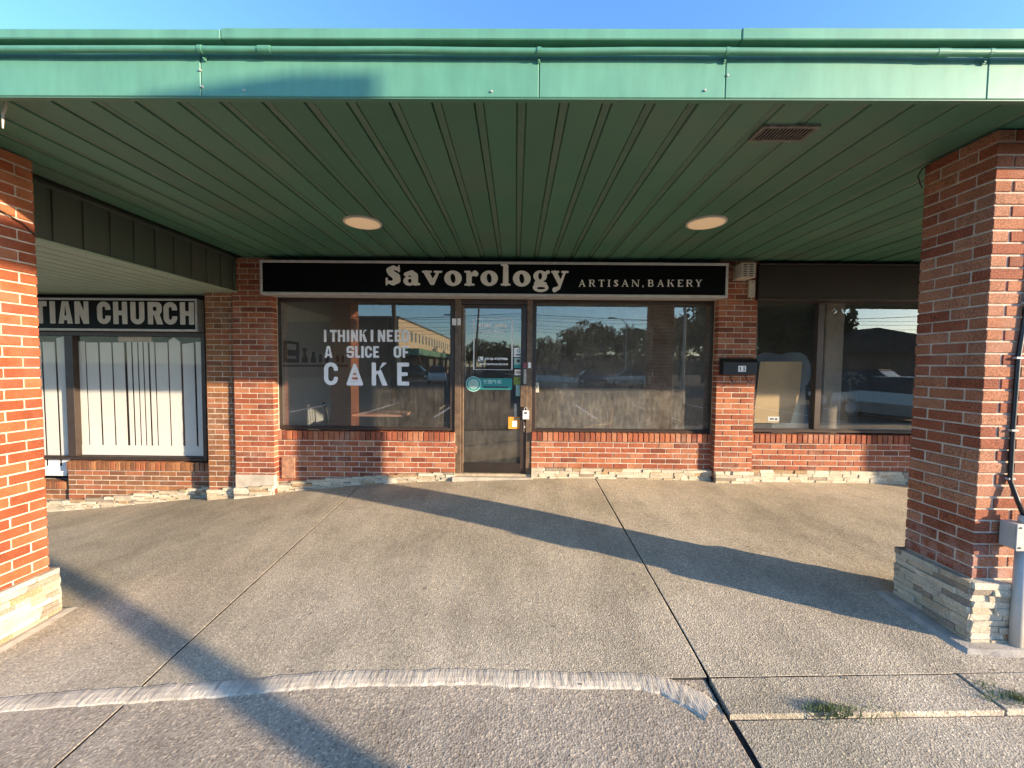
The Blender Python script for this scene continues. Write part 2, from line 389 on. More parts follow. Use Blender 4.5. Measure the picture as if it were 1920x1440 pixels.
def fill(shape_ops, x0, x1, y0, y1, rows):
    """marching squares: returns verts (2D), faces"""
    h = (y1-y0)/rows; cols = max(2, int(math.ceil((x1-x0)/h)))
    gx = np.linspace(x0-h, x0+(cols+1)*h, cols+3); gy = np.linspace(y0-h, y1+h, rows+3)
    X, Y = np.meshgrid(gx, gy)
    D = np.full(X.shape, 1e9)
    for sgn, f in shape_ops:
        d = f(X, Y)
        D = np.minimum(D, d) if sgn == '+' else np.maximum(D, -d)
    V, Fc = [], []
    for j in range(D.shape[0]-1):
        i = 0
        while i < D.shape[1]-1:
            q = (D[j, i], D[j, i+1], D[j+1, i+1], D[j+1, i])
            ins = [v < 0 for v in q]
            if all(ins):
                k = i
                while k < D.shape[1]-1 and D[j, k+1] < 0 and D[j+1, k+1] < 0: k += 1
                n = len(V); V += [(gx[i], gy[j]), (gx[k], gy[j]), (gx[k], gy[j+1]), (gx[i], gy[j+1])]; Fc.append((n, n+1, n+2, n+3)); i = max(k, i+1); continue
            if any(ins):
                c = [(gx[i], gy[j]), (gx[i+1], gy[j]), (gx[i+1], gy[j+1]), (gx[i], gy[j+1])]; poly = []
                for a in range(4):
                    b = (a+1) % 4
                    if ins[a]: poly.append(c[a])
                    if ins[a] != ins[b]:
                        t = q[a]/(q[a]-q[b]); poly.append((c[a][0]+(c[b][0]-c[a][0])*t, c[a][1]+(c[b][1]-c[a][1])*t))
                if len(poly) >= 3:
                    n = len(V); V += poly; Fc.append(tuple(range(n, n+len(poly))))
            i += 1
    return V, Fc
P = '+'; Q = '-'
def sans(ch, w, t):         # bold condensed capitals in a w x 1 box with stroke t
    r = min(w*.45, .24); ri = max(.02, r-t*.8)
    if ch == 'I': return [(P, sd_rect(0, 0, w, 1))]
    if ch == 'T': return [(P, sd_rect(0, 1-t*.95, w, 1)), (P, sd_rect(w/2-t/2, 0, w/2+t/2, 1))]
    if ch == 'L': return [(P, sd_rect(0, 0, t, 1)), (P, sd_rect(0, 0, w, t*.9))]
    if ch == 'H': return [(P, sd_rect(0, 0, t, 1)), (P, sd_rect(w-t, 0, w, 1)), (P, sd_rect(0, .5-t*.42, w, .5+t*.42))]
    if ch == 'E': return [(P, sd_rect(0, 0, t, 1)), (P, sd_rect(0, 0, w, t*.9)), (P, sd_rect(0, 1-t*.9, w, 1)), (P, sd_rect(0, .5-t*.42, w*.88, .5+t*.42))]
    if ch == 'F': return [(P, sd_rect(0, 0, t, 1)), (P, sd_rect(0, 1-t*.9, w, 1)), (P, sd_rect(0, .47-t*.42, w*.88, .47+t*.42))]
    if ch == 'N': return [(P, sd_rect(0, 0, t*.92, 1)), (P, sd_rect(w-t*.92, 0, w, 1)), (P, sd_poly([(0, 1), (t*1.05, 1), (w, 0), (w-t*1.05, 0)]))]
    if ch == 'K': return [(P, sd_rect(0, 0, t, 1)), (P, sd_poly([(t*.8, .36), (w-t*1.12, 1), (w, 1), (t*.8, .62)][:0] or [(t*.7, .30), (w-t*1.15, 1), (w, 1), (t*.7+.02, .56)])), (P, sd_poly([(w*.36, .58), (w*.36+t*.8, .72), (w+.01, 0), (w-t*1.18, 0)]))]
    if ch == 'A': return [(P, sd_poly([(0, 0), (w/2-t*.62, 1), (w/2+t*.62, 1), (w, 0), (w-t*1.02, 0), (w/2+.001, .86), (w/2-.001, .86), (t*1.02, 0)])), (P, sd_poly([(w*.2, .16), (w*.27, .16+t*.85), (w*.73, .16+t*.85), (w*.8, .16)])), ]
    if ch == 'D': return [(P, sd_rect(0, 0, w, 1, r)), (P, sd_rect(0, 0, w*.5, 1)), (Q, sd_rect(t, t*.9, w-t, 1-t*.9, ri))]
    if ch == 'O': return [(P, sd_rect(0, 0, w, 1, min(w/2-.001, .3))), (Q, sd_rect(t, t*.9, w-t, 1-t*.9, max(.01, min((w-2*t)/2-.001, .2))))]
    if ch == 'C': return [(P, sd_rect(0, 0, w, 1, min(w/2-.001, .3))), (Q, sd_rect(t, t*.9, w-t, 1-t*.9, max(.01, min((w-2*t)/2-.001, .2)))), (Q, sd_rect(w*.55, .37, w+.1, .63))]
    if ch == 'U': return [(P, sd_rect(0, 0, w, 1.5, min(w/2-.001, .3))), (Q, sd_rect(t, t*.9, w-t, 1.8, max(.01, min((w-2*t)/2-.001, .2)))), (Q, sd_rect(-.1, 1, w+.1, 2))]
    if ch == 'R': return [(P, sd_rect(0, .42, w*.96, 1, .22)), (P, sd_rect(0, .42, w*.4, 1)), (Q, sd_rect(t, .42+t*.75, w*.96-t, 1-t*.85, .06)), (P, sd_rect(0, 0, t, 1)), (P, sd_poly([(w*.38, .5), (w*.38+t*1.1, .5), (w+.02, 0), (w-t*1.1, 0)]))]
    if ch == 'S':
        o = [(P, sd_rect(0, .5-t*.45, w, 1, r)), (Q, sd_rect(t, .5+t*.42, w-t, 1-t*.85, ri*.8)), (Q, sd_rect(w*.5, .5+t*.42, w+.1, .70))]
        return ('S', o, [(P, sd_rect(0, 0, w, .5+t*.45, r)), (Q, sd_rect(t, t*.85, w-t, .5-t*.42, ri*.8)), (Q, sd_rect(-.1, .30, w*.5, .5-t*.42))])
    return [(P, sd_rect(0, 0, w, 1))]
def serif(ch, w):           # light roman capitals with contrast and serifs
    a, b, s = .09, .20, .07
    def sf(x0, x1, y): return (P, sd_rect(x0, y, x1, y+s))
    if ch == 'I': return [(P, sd_rect(w/2-b/2, 0, w/2+b/2, 1)), sf(0, w, 0), sf(0, w, 1-s)]
    if ch == 'T': return [(P, sd_rect(w/2-b/2, 0, w/2+b/2, 1)), sf(w*.25, w*.75, 0), (P, sd_rect(0, 1-a, w, 1)), (P, sd_rect(0, .78, .06, 1)), (P, sd_rect(w-.06, .78, w, 1))]
    if ch == 'E': return [(P, sd_rect(.08, 0, .08+b, 1)), (P, sd_rect(0, 0, w, a)), (P, sd_rect(0, 1-a, w*.95, 1)), (P, sd_rect(.1, .48, w*.7, .48+a)), (P, sd_rect(w-.06, 0, w, .25)), (P, sd_rect(w*.95-.06, .78, w*.95, 1))]
    if ch == 'A': return [(P, sd_poly([(w*.08, 0), (w*.46, 1), (w*.56, 1), (w*.18, 0)])), (P, sd_poly([(w*.42, 1), (w*.56, 1), (w*.97, 0), (w*.97-b, 0)])), (P, sd_rect(w*.25, .3, w*.75, .3+a)), sf(0, w*.3, 0), sf(w*.66, w*1.02, 0)]
    if ch == 'N': return [(P, sd_rect(.1, 0, .1+a, 1)), (P, sd_rect(w-.1-a, 0, w-.1, 1)), (P, sd_poly([(.06, 1), (.06+b, 1), (w-.08, 0), (w-.1-b, 0)])), sf(0, .28, 0), sf(w-.3, w, 1-s), sf(0, .2, 1-s)]
    if ch == 'K': return [(P, sd_rect(.08, 0, .08+b, 1)), sf(0, .36, 0), sf(0, .36, 1-s), (P, sd_poly([(.2, .38), (w-.2, 1), (w-.06, 1), (.25, .5)])), (P, sd_poly([(w*.42, .56), (w*.62, .66), (w, 0), (w-b*1.2, 0)])), sf(w-.34, w+.02, 0), sf(w-.34, w, 1-s)]
    if ch in 'RB':
        o = [(P, sd_rect(.1, .48, w*.88, 1, .24)), (Q, sd_rect(.28, .56, w*.88-.17, .92, .14)), (P, sd_rect(.08, 0, .08+b, 1)), sf(0, .36, 0), sf(0, .2, 1-s)]
        if ch == 'R': return o + [(P, sd_poly([(w*.42, .5), (w*.42+b, .5), (w, 0), (w-b*1.1, 0)])), sf(w-.2, w+.04, 0)]
        return ('S', o, [(P, sd_rect(.1, 0, w*.97, .56, .25)), (Q, sd_rect(.28, .08, w*.97-.19, .47, .16)), (P, sd_rect(.08, 0, .08+b, .6))])
    if ch == 'S': return [(P, sd_cone(w*.78, .74, .05, w*.5, .93, .07)), (P, sd_cone(w*.5, .93, .07, w*.22, .76, .1)), (P, sd_cone(w*.22, .76, .1, w*.5, .52, .12)), (P, sd_cone(w*.5, .52, .12, w*.8, .26, .1)), (P, sd_cone(w*.8, .26, .1, w*.48, .07, .07)), (P, sd_cone(w*.48, .07, .07, w*.16, .24, .05)), (P, sd_rect(w*.76, .7, w*.84, 1)), (P, sd_rect(w*.1, 0, w*.18, .3))]
    if ch == 'Y': return [(P, sd_poly([(.04, 1), (.04+b, 1), (w/2+b/2, .45), (w/2-b/2, .45)])), (P, sd_poly([(w-.18, 1), (w-.08, 1), (w/2+.08, .45), (w/2-.02, .45)])), (P, sd_rect(w/2-b/2, 0, w/2+b/2, .5)), sf(w*.3, w*.7, 0), sf(0, .34, 1-s), sf(w-.3, w, 1-s)]
    if ch == ',': return [(P, sd_ell(w/2, .1, .09, .09)), (P, sd_cone(w/2+.03, .08, .05, w/2-.05, -.14, .02))]
def fat(ch):                # soft heavy old-style letters; returns width, ops, ymin, ymax
    C = sd_cone
    if ch == 'S': return .66, [(P, C(.50,.80,.08,.33,.87,.10)),(P, C(.33,.87,.10,.19,.74,.15)),(P, C(.19,.74,.15,.25,.60,.15)),(P, C(.25,.60,.15,.46,.44,.16)),(P, C(.46,.44,.16,.48,.26,.16)),(P, C(.48,.26,.16,.33,.12,.11)),(P, C(.33,.12,.11,.14,.17,.08)),(P, C(.57,.70,.05,.57,.96,.035)),(P, C(.05,.04,.035,.06,.34,.05))], 0, 1
    if ch == 'a': return .76, [(P, sd_ell(.28,.23,.28,.235)),(P, C(.12,.54,.10,.38,.62,.12)),(P, C(.38,.62,.12,.50,.48,.16)),(P, C(.50,.48,.16,.53,.14,.13)),(P, C(.53,.10,.10,.70,.08,.06)),(Q, sd_ell(.29,.23,.075,.10)),(Q, C(.24,.455,.03,.33,.455,.025))], 0, .74
    if ch == 'v': return .88, [(P, C(.20,.62,.12,.44,.14,.11)),(P, C(.68,.62,.06,.46,.12,.09)),(P, C(.05,.67,.05,.38,.67,.05)),(P, C(.55,.67,.05,.83,.67,.05))], 0, .74
    if ch == 'o': return .74, [(P, sd_ell(.37,.355,.37,.375)),(Q, sd_ell(.37,.355,.10,.225,.12))], 0, .74
    if ch == 'r': return .66, [(P, C(.23,.10,.125,.23,.58,.125)),(P, C(.06,.05,.05,.44,.05,.05)),(P, C(.05,.67,.045,.24,.65,.07)),(P, C(.34,.50,.06,.50,.60,.13)),(P, C(.50,.60,.13,.54,.56,.12))], 0, .74
    if ch == 'l': return .44, [(P, C(.23,.10,.125,.23,.92,.115)),(P, C(.05,.05,.05,.40,.05,.05)),(P, C(.05,.985,.045,.26,.985,.05))], 0, 1.05
    if ch == 'g': return .80, [(P, sd_ell(.35,.47,.33,.27)),(Q, sd_ell(.35,.47,.09,.16)),(P, C(.60,.60,.07,.73,.66,.09)),(P, C(.17,.24,.06,.15,.12,.10)),(P, sd_ell(.38,-.06,.38,.215)),(Q, sd_ell(.40,-.09,.21,.055)),(P, C(.16,.13,.09,.58,.10,.10))], -.3, .76
    if ch == 'y': return .92, [(P, C(.20,.62,.12,.46,.16,.11)),(P, C(.70,.62,.06,.42,-.08,.08)),(P, C(.42,-.08,.08,.20,-.17,.12)),(P, C(.05,.67,.05,.38,.67,.05)),(P, C(.57,.67,.05,.87,.67,.05))], -.3, .74
def glyph_obj(name, ops, w, y0, y1, bx0, bx1, bz0, bz1, Y, mat, parent, rows=30, label=None, lift=.0015):
    """glyph box [0,w]x[0,1] is mapped to wall box (bx0..bx1, bz0..bz1) on a wall facing -Y"""
    lists = [ops] if not isinstance(ops, tuple) else [ops[1], ops[2]]
    mb = MB()
    for k, o in enumerate(lists):
        if k == 1 and len(lists) == 2:
            o = list(o)+[(Q, sd_rect(-1, .5, 3, 2))]
        elif len(lists) == 2:
            o = list(o)+[(Q, sd_rect(-1, -1, 3, .5))]
        V, Fc = fill(o, -.05, w+.05, y0-.02, y1+.02, rows)
        mb.add([(bx0+(x/w)*(bx1-bx0), Y-lift, bz0+y*(bz1-bz0)) for x, y in V], Fc)
    return mb

def textobj(name, txt, x0, x1, z0, z1, Y, mat, parent, bold=.0, label=None, align_w=True):
    cu = bpy.data.curves.new(name, 'FONT'); cu.body = txt; cu.size = 1; cu.offset = bold
    cu.resolution_u = 3
    tmp = bpy.data.objects.new(name+'_tmp', cu); COL.objects.link(tmp)
    bpy.context.view_layer.update()
    dg = bpy.context.evaluated_depsgraph_get()
    me = bpy.data.meshes.new_from_object(tmp.evaluated_get(dg))
    COL.objects.unlink(tmp); bpy.data.objects.remove(tmp)
    co = np.zeros(len(me.vertices)*3); me.vertices.foreach_get('co', co); co = co.reshape(-1, 3)
    if len(co) == 0: return None
    mn, mx = co.min(0), co.max(0)
    sx = (x1-x0)/(mx[0]-mn[0]); sz = (z1-z0)/(mx[1]-mn[1])
    out = np.stack([x0+(co[:, 0]-mn[0])*sx, np.full(len(co), Y), z0+(co[:, 1]-mn[1])*sz], 1)
    me.vertices.foreach_set('co', out.ravel()); me.update(); me.materials.clear()
    return tag(link(name, me, mat, parent), label)

# ------------------------------------------------------------------ bricks
CH = .067
BM = {}
def brick_mesh(l, d, h, mat, c=.0035):
    k = (round(l, 3), round(d, 3), round(h, 3), mat)
    if k not in BM:
        me = MB().box(-l/2, l/2, -d/2, d/2, -h/2, h/2, c).mesh('brick'); me.materials.append(M[mat]); BM[k] = me
    return BM[k]
def put_brick(parent, x0, x1, y0, y1, z0, z1, mat, name='brick', rx=0):
    l, d, h = x1-x0, y1-y0, z1-z0
    o = bpy.data.objects.new(name, brick_mesh(l, d, h, mat)); COL.objects.link(o); o.parent = parent
    p = Vector(parent.location)
    o.location = Vector(((x0+x1)/2+random.uniform(-.0012, .0012), (y0+y1)/2+random.uniform(-.0018, .0018), (z0+z1)/2+random.uniform(-.001, .001))) - p
    o.rotation_euler = (rx, random.uniform(-.004, .004), random.uniform(-.006, .006))
    return o
def wall_bricks(parent, x0, x1, yf, z0, z1, L=.2, mat='brick', depth=.07, phase=0, j=.010):
    n = int(round((z1-z0)/CH)); ch = (z1-z0)/n
    for r in range(n):
        za = z0 + r*ch
        x = x0 - (L/2 if (r+phase) % 2 else 0) - .0
        while x < x1-.015:
            a, b = max(x, x0), min(x+L-j, x1)
            if b-a > .025: put_brick(parent, round(a, 3), round(b, 3), yf, yf+depth, za+j/2, za+ch-j/2, mat)
            x += L
def sill_bricks(parent, x0, x1, yf, z0, z1, mat='brick', depth=.13):
    n = int(round((x1-x0)/CH)); p = (x1-x0)/n
    for i in range(n):
        put_brick(parent, x0+i*p+.005, x0+(i+1)*p-.005, yf, yf+depth, z0, z1, mat, 'sill_brick', rx=0)
STV = []
for k in range(7):
    mb = MB().box(-.5, .5, -.5, .5, -.5, .5, .03)
    rs = random.Random(k)
    mb.v = [(x+rs.uniform(-.008, .008), y+(rs.uniform(-.12, .12) if y < 0 else 0), z+rs.uniform(-.02, .02)) for x, y, z in mb.v]
    me = mb.mesh('ledge_stone'); me.materials.append(M['stone']); STV.append(me)
def put_stone(parent, c, size, rotz=0):
    o = bpy.data.objects.new('ledge_stone', random.choice(STV)); COL.objects.link(o); o.parent = parent
    o.location = Vector(c)-Vector(parent.location); o.scale = size; o.rotation_euler = (random.uniform(-.02, .02), random.uniform(-.012, .012), rotz)
def stone_band(parent, x0, x1, yf, zb, zt, rows, lmin=.07, lmax=.30, depth=.05, slope=True):
    """strips from ground zb(x) to zt(x)"""
    for r in range(rows):
        x = x0 - random.uniform(0, .1)
        while x < x1-.01:
            l = random.uniform(lmin, lmax); a, b = max(x, x0), min(x+l, x1)
            if b-a > .03:
                xm = (a+b)/2; lo, hi = zb(xm), zt(xm); h = (hi-lo)/rows
                pr = random.uniform(-.006, .012)
                o_len = len(STV)
                put_stone(parent, (xm, yf-pr+depth/2, lo+h*(r+.5)), ((b-a)-.0015, depth, h*.985))
            x += l

def brick_column(loc_x, y0, ztop, zbase, label, group):
    w = .39
    t = empty('brick_column', (loc_x, y0, zbase(loc_x+.2, y0+.2)), label, 'column', group)
    x0, x1, y1 = loc_x, loc_x+w, y0+w
    zs = t.location.z + .335
    MB().box(x0+.006, x1-.006, y0+.006, y1-.006, t.location.z-.1, ztop-.012).build('mortar', M['mortar'], t)
    n = int((ztop-.005-zs)/CH)+1
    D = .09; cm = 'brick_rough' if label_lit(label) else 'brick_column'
    for r in range(n):
        z1 = ztop-.015-r*CH; z0 = z1-(CH-.010)
        if z1 < zs-.02: break
        if r % 2:
            for a in (x0, x0+.2):
                put_brick(t, a, a+.19, y0, y0+D, z0, z1, cm); put_brick(t, a, a+.19, y1-D, y1, z0, z1, cm)
            for xa in (x0, x1-D): put_brick(t, xa, xa+D, y0+.1, y1-.1, z0, z1, cm)
        else:
            for b in (y0, y0+.2):
                put_brick(t, x0, x0+D, b, b+.19, z0, z1, cm); put_brick(t, x1-D, x1, b, b+.19, z0, z1, cm)
            for ya in (y0, y1-D): put_brick(t, x0+.1, x1-.1, ya, ya+D, z0, z1, cm)
    # ledge stone base
    zb0 = t.location.z-.06
    MB().box(x0-.015, x1+.015, y0-.015, y1+.015, zb0, zs-.012).build('base_core', M['stone_joint'], t)
    rows = 11; h = (zs-zb0)/rows
    for r in range(rows):
        zc = zb0+h*(r+.5)
        for side in range(4):
            a, e = -.026, w+.026; s = a-random.uniform(0, .1)
            while s < e-.02:
                l = random.uniform(.07, .26); p, q = max(s, a), min(s+l, e)
                if q-p > .035:
                    pr = .010+random.uniform(.004, .020); mid = (p+q)/2; L = q-p-.001
                    hh = h*random.uniform(.96, 1.0)
                    if side == 0: put_stone(t, (x0+mid, y0-pr/1-.004+.015, zc), (L, .05, hh))
                    if side == 1: put_stone(t, (x0+mid, y1+pr+.004-.015, zc), (L, .05, hh), math.pi)
                    if side == 2: put_stone(t, (x0-pr-.004+.015, y0+mid, zc), (L, .05, hh), -math.pi/2)
                    if side == 3: put_stone(t, (x1+pr+.004-.015, y0+mid, zc), (L, .05, hh), math.pi/2)
                s += l
    return t
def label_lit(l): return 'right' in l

# ================================================================== STRUCTURE
YFA = 1.912; ZFB = az(960, 182.5, YFA); ZFT = az(960, 53.5, YFA-.02); ZC = CZ+1.312
YP = 4.95; YW = 5.035; YG = 5.10; YCH = 5.22
YC = 2.235
XB = -3.47

# sky is the world; ground
def slab(name, x0, x1, y0, y1, mat, dz=0.0, dirty=True, n=26, parent=None, top=None, gap=.0055, edge=.003):
    nx = max(2, int((x1-x0)/.12)); ny = max(2, int((y1-y0)/.12))
    xs = [x0+gap, x0+gap+edge] + [lerp(x0+gap+edge, x1-gap-edge, i/nx) for i in range(1, nx)] + [x1-gap-edge, x1-gap]
    gy_ = .003
    ys = [y0+gy_, y0+gy_+edge] + [lerp(y0+gy_+edge, y1-gy_-edge, i/ny) for i in range(1, ny)] + [y1-gy_-edge, y1-gy_]
    rs = random.Random(name+str(x0)); V = []; Fs = []
    for j, y in enumerate(ys):
        for i, x in enumerate(xs):
            b = 0
            if i in (0, len(xs)-1) or j in (0, len(ys)-1): b = -.002
            jx = rs.uniform(-.0022, .0022) if i in (0, len(xs)-1) else 0
            jy = rs.uniform(-.0022, .0022) if j in (0, len(ys)-1) else 0
            V.append((x+jx, y+jy, gz(x, y)+dz+b))
    c = len(xs)
    for j in range(len(ys)-1):
        for i in range(c-1): Fs.append((j*c+i, j*c+i+1, (j+1)*c+i+1, (j+1)*c+i))
    # skirt
    ring = [i for i in range(c)] + [j*c+c-1 for j in range(1, len(ys))] + [(len(ys)-1)*c+i for i in range(c-2, -1, -1)] + [j*c for j in range(len(ys)-2, 0, -1)]
    b0 = len(V); V += [(V[i][0], V[i][1], V[i][2]-.05) for i in ring]
    for k in range(len(ring)):
        k2 = (k+1) % len(ring); Fs.append((ring[k], b0+k, b0+k2, ring[k2]))
    me = bpy.data.meshes.new(name); me.from_pydata(V, [], Fs); me.update()
    me.materials.append(mat); me.materials.append(M['crack'])
    if dirty:
        for p in list(me.polygons)[-len(ring):]: p.material_index = 1
    o = link(name, me, mat, parent); return o
pav = empty('pavement', (0, 0, 0), kind='structure')
XA, XJ = -1.955, 1.012
YJ = 2.01; YK = 1.80
for (a, b) in ((-13, -8), (-8, XA), (XA, XJ), (XJ, 12.0)):
    slab('concrete_slab', a, b, YJ if b > XA else YJ-.07, 5.14, M['concrete'], parent=pav)
for (a, b) in ((-13, -8), (-8, XA-.0)):
    slab('concrete_slab', a, b, -.6, YJ-.07, M['concrete_coarse'], -.008, parent=pav)
slab('concrete_slab', XA, XJ-.012, -.6, YJ+.004, M['concrete_coarse'], -.010, parent=pav)
slab('concrete_slab', XJ+.0, 2.28, YK, YJ, M['concrete'], .0, False, parent=pav)
slab('concrete_slab', 2.28, 5.2, YK, YJ, M['concrete'], .004, False, parent=pav)
slab('concrete_slab', 5.2, 12, YK, YJ, M['concrete'], .0, parent=pav)
slab('concrete_slab', XJ+.012, 4.2, -.6, YK, M['concrete'], -.022, parent=pav)
slab('concrete_slab', 4.2, 12, -.6, YK, M['concrete'], -.022, parent=pav)
# dirt below the joints
V = []; Fs = []
for j, y in enumerate((-.6, 1.0, 1.9, 2.2, 3, 4, 5.3)):
    for i in range(27): V.append((-13+i, y, gz(-13+i, y)-.032))
for j in range(6):
    for i in range(26): Fs.append((j*27+i, j*27+i+1, (j+1)*27+i+1, (j+1)*27+i))
me = bpy.data.meshes.new('sub_base'); me.from_pydata(V, [], Fs); link('joint_bed', me, M['crack'], pav)
# kerb and car park
kb = MB()
for i in range(50):
    x = -25+i; kb.box(x+.004, x+.996, -.76, -.605, -.4, gz(x+.5, -.6)-.02, .012)
tag(kb.build('kerb', M['cement']), kind='structure')
tag(MB().box(-700, 700, -900, -.70, -.6, -.22).build('car_park', M['asphalt']), kind='structure')
tag(MB().box(-700, 700, 5.6, 900, -1.2, -.9).build('ground', M['asphalt']), kind='structure')
mk = MB()
for i in range(-9, 14):
    mk.box(i*2.7-.05, i*2.7+.05, -8.2, -3.0, -.2205, -.216)
tag(mk.build('bay_markings', M['vinyl']), kind='structure')

# mortar patch: ribbon along the step between the slabs
pp = [(-260, 1330), (-100, 1322), (0, 1318), (120, 1308), (250, 1298), (400, 1288), (560, 1273), (700, 1266), (880, 1264), (1000, 1268), (1100, 1270), (1200, 1272), (1240, 1282), (1300, 1312), (1345, 1342)]
def at_ground(px, py):
    d = ray(px, py); t = 1.5/(-d.z)
    for _ in range(12):
        x, y = d.x*t, d.y*t; t *= (CZ-gz(x, y))/(-d.z*t)
    return Vector((d.x*t, d.y*t, 0))
cl = [at_ground(*p) for p in pp]
dense = []
for a, b in zip(cl, cl[1:]):
    k = max(2, int((b-a).length/.025))
    dense += [a.lerp(b, i/k) for i in range(k)]
V = []; Fs = []; rs = random.Random(3)
wn = 0
for i, p in enumerate(dense):
    t = (dense[min(i+2, len(dense)-1)]-dense[max(i-2, 0)]).normalized(); n = Vector((-t.y, t.x, 0))
    wn = wn*.8+rs.uniform(-.004, .004)
    w = .030+wn+rs.uniform(-.003, .003); w2 = .048-wn*.5+rs.uniform(-.003, .003)
    if p.x < -2.6: w *= .8
    if p.x > .72: w += min(.03, (p.x-.72)*.2)
    for s, h in ((w+.014, -.004), (w, .0035), (w*.3, .006+rs.uniform(-.001, .0012)), (-w2*.5, .004+rs.uniform(-.001, .0012)), (-w2, -.002), (-w2-.014, -.016)):
        q = p+n*s; V.append((q.x, q.y, gz(q.x, q.y)+h))
for i in range(len(dense)-1):
    for j in range(5): Fs.append((i*6+j, i*6+j+1, (i+1)*6+j+1, (i+1)*6+j))
me = bpy.data.meshes.new('mortar_patch'); me.from_pydata(V, [], Fs); me.update()
link('mortar_patch', me, M['mortar_patch'], pav)
# cement smear at column bases
def smear(x0, x1, y0, y1, rot=0):
    rs = random.Random(int(x0*100)); cx, cy = (x0+x1)/2, (y0+y1)/2; n = 40; V = []; Fs = []
    for k, (sc, h) in enumerate(((1.0, -.004), (.86, .012), (.1, .014))):
        for i in range(n):
            a = 2*math.pi*i/n; c, s = math.cos(a), math.sin(a); m_ = max(abs(c), abs(s)); r = 1/m_
            r = lerp(1, r, .8)*(1+rs.uniform(-.03, .03) if k == 0 else 1)
            x, y = cx+(x1-x0)/2*sc*c*r, cy+(y1-y0)/2*sc*s*r; V.append((x, y, gz(x, y)+h))
    for k in range(2):
        for i in range(n): Fs.append((k*n+i, k*n+(i+1) % n, (k+1)*n+(i+1) % n, (k+1)*n+i))
    me = bpy.data.meshes.new('cement_fillet'); me.from_pydata(V, [], Fs); me.update(); link('cement_fillet', me, M['cement'], pav)

XR = 2.587; XL = -3.145
smear(XR-.16, XR+.6, YC-.14, YC+.5); smear(XL-.6, XL+.12, YC-.12, YC+.5)
brick_column(XR, YC, ZC, gz, 'red brick column on the right with conduit on its sunlit face', 'brick columns under the canopy')
brick_column(XL-.39, YC, ZC, gz, 'sunlit red brick column at the far left edge, before the church sign', 'brick columns under the canopy')
brick_column(9.78, YC, ZC, gz, 'brick column outside the frame, beyond the neighbouring shop', 'brick columns under the canopy')

# --- roof, soffit
SOF_R = 12.0
roof = MB().box(-13, SOF_R+.2, YFA+.03, 13.0, ZC+.10, ZFT-.03)
tag(roof.build('roof_slab', M['bronze_dark']), kind='structure')
sof = empty('soffit', (0, 0, ZC), kind='structure')
PIT = .2133
prof = [(0, 0), (.163, 0), (.1645, .013), (.170, .0135), (.208, .0115), (.2100, .012), (.2115, 0.0), (PIT-.0005, 0)]
# groove at px 970 (front left edge) fixes the phase
gx0 = ax(970, 187, YFA+.03); 
pf = [(0, 0), (.1635, 0), (.1650, .014), (.2080, .010), (.2095, 0), (PIT, 0)]
n0 = int((gx0-.165-XB)/PIT)+1
xst = gx0-.1645-n0*PIT
yb, ye = YFA+.02, YP+.35
i = 0; x = xst
planks = 0
def plank_mesh(x0, x1):
    # one plank: flat face, then a recessed seam strip with its own worn paint
    mb = MB(); pts = [(0, .0), (.0015, -.0025), (.158, -.0025), (.1595, .001), (.1605, .022), (.1665, .022), (.1670, .005), (.2060, .003), (.2065, .020), (.2100, .020), (.2105, .001), (PIT-.0004, .0)]
    n = len(pts)
    V = [(a, yb, b) for a, b in pts]+[(a, ye, b) for a, b in pts]
    mb.add(V, [(k, k+1, n+k+1, n+k) for k in range(n-1)])
    me = bpy.data.meshes.new('plank'); me.from_pydata(mb.v, [], mb.f); me.materials.append(M['soffit']); me.materials.append(M['soffit_edge'])
    for k, p in enumerate(me.polygons): p.material_index = 1 if k in (6,) else 0
    me.update(); return me
pm = plank_mesh(0, 1)
while x < SOF_R:
    if x+PIT*.2 > XB:
        o = bpy.data.objects.new('plank', pm); COL.objects.link(o); o.parent = sof
        o.location = (x, 0, random.uniform(-.002, .0015)); o.rotation_euler = (random.uniform(-.0006, .0006), random.uniform(-.010, .010), random.uniform(-.0003, .0003))
    x += PIT
MB().box(XB, SOF_R, yb, ye, ZC+.035, ZC+.06).build('soffit_backing', M['dark'], sof)
# bulkhead (step down to the church canopy)
blk = empty('bulkhead', (XB, 0, CZ+.93), 'dark green boarded drop panel stepping down beside the church canopy', 'bulkhead')
ZB = CZ+.895
y = YFA+.02; mbm = None
pbm = MB().box(-.010, .004, 0, .158, 0, ZC-ZB-.002, .002).mesh('board'); pbm.materials.append(M['bulkhead'])
while y < YP+.3:
    o = bpy.data.objects.new('board', pbm); COL.objects.link(o); o.parent = blk; o.location = (.012, y, ZB-(CZ+.93)); y += .213
MB().box(XB-.03, XB, YFA+.02, YP+.3, ZB, ZC+.03).build('panel_backing', M['bulkhead'], blk)
MB().box(XB-.02, XB+.03, YFA+.02, YP+.3, ZB-.02, ZB-.002, .003).build('bottom_trim', M['soffit_bounce'], blk)
MB().box(XB+.002, XB+.032, YFA+.02, YP+.3, ZC-.032, ZC-.004, .003).build('top_trim', M['bulkhead'], blk)
sof2 = empty('church_soffit', (0, 0, ZB), kind='structure')
x = XB-.03; me = MB().box(-.152, 0, yb, 6.0, -.004, .008, .002).mesh('board'); me.materials.append(M['soffit_bounce'])
while x > -9.5:
    o = bpy.data.objects.new('board', me); COL.objects.link(o); o.parent = sof2; o.location = (x, 0, -.006); x -= .17
MB().box(-9.5, XB-.03, yb, 6.0, ZB+.035, ZB+.05).build('soffit_backing', M['dark'], sof2)

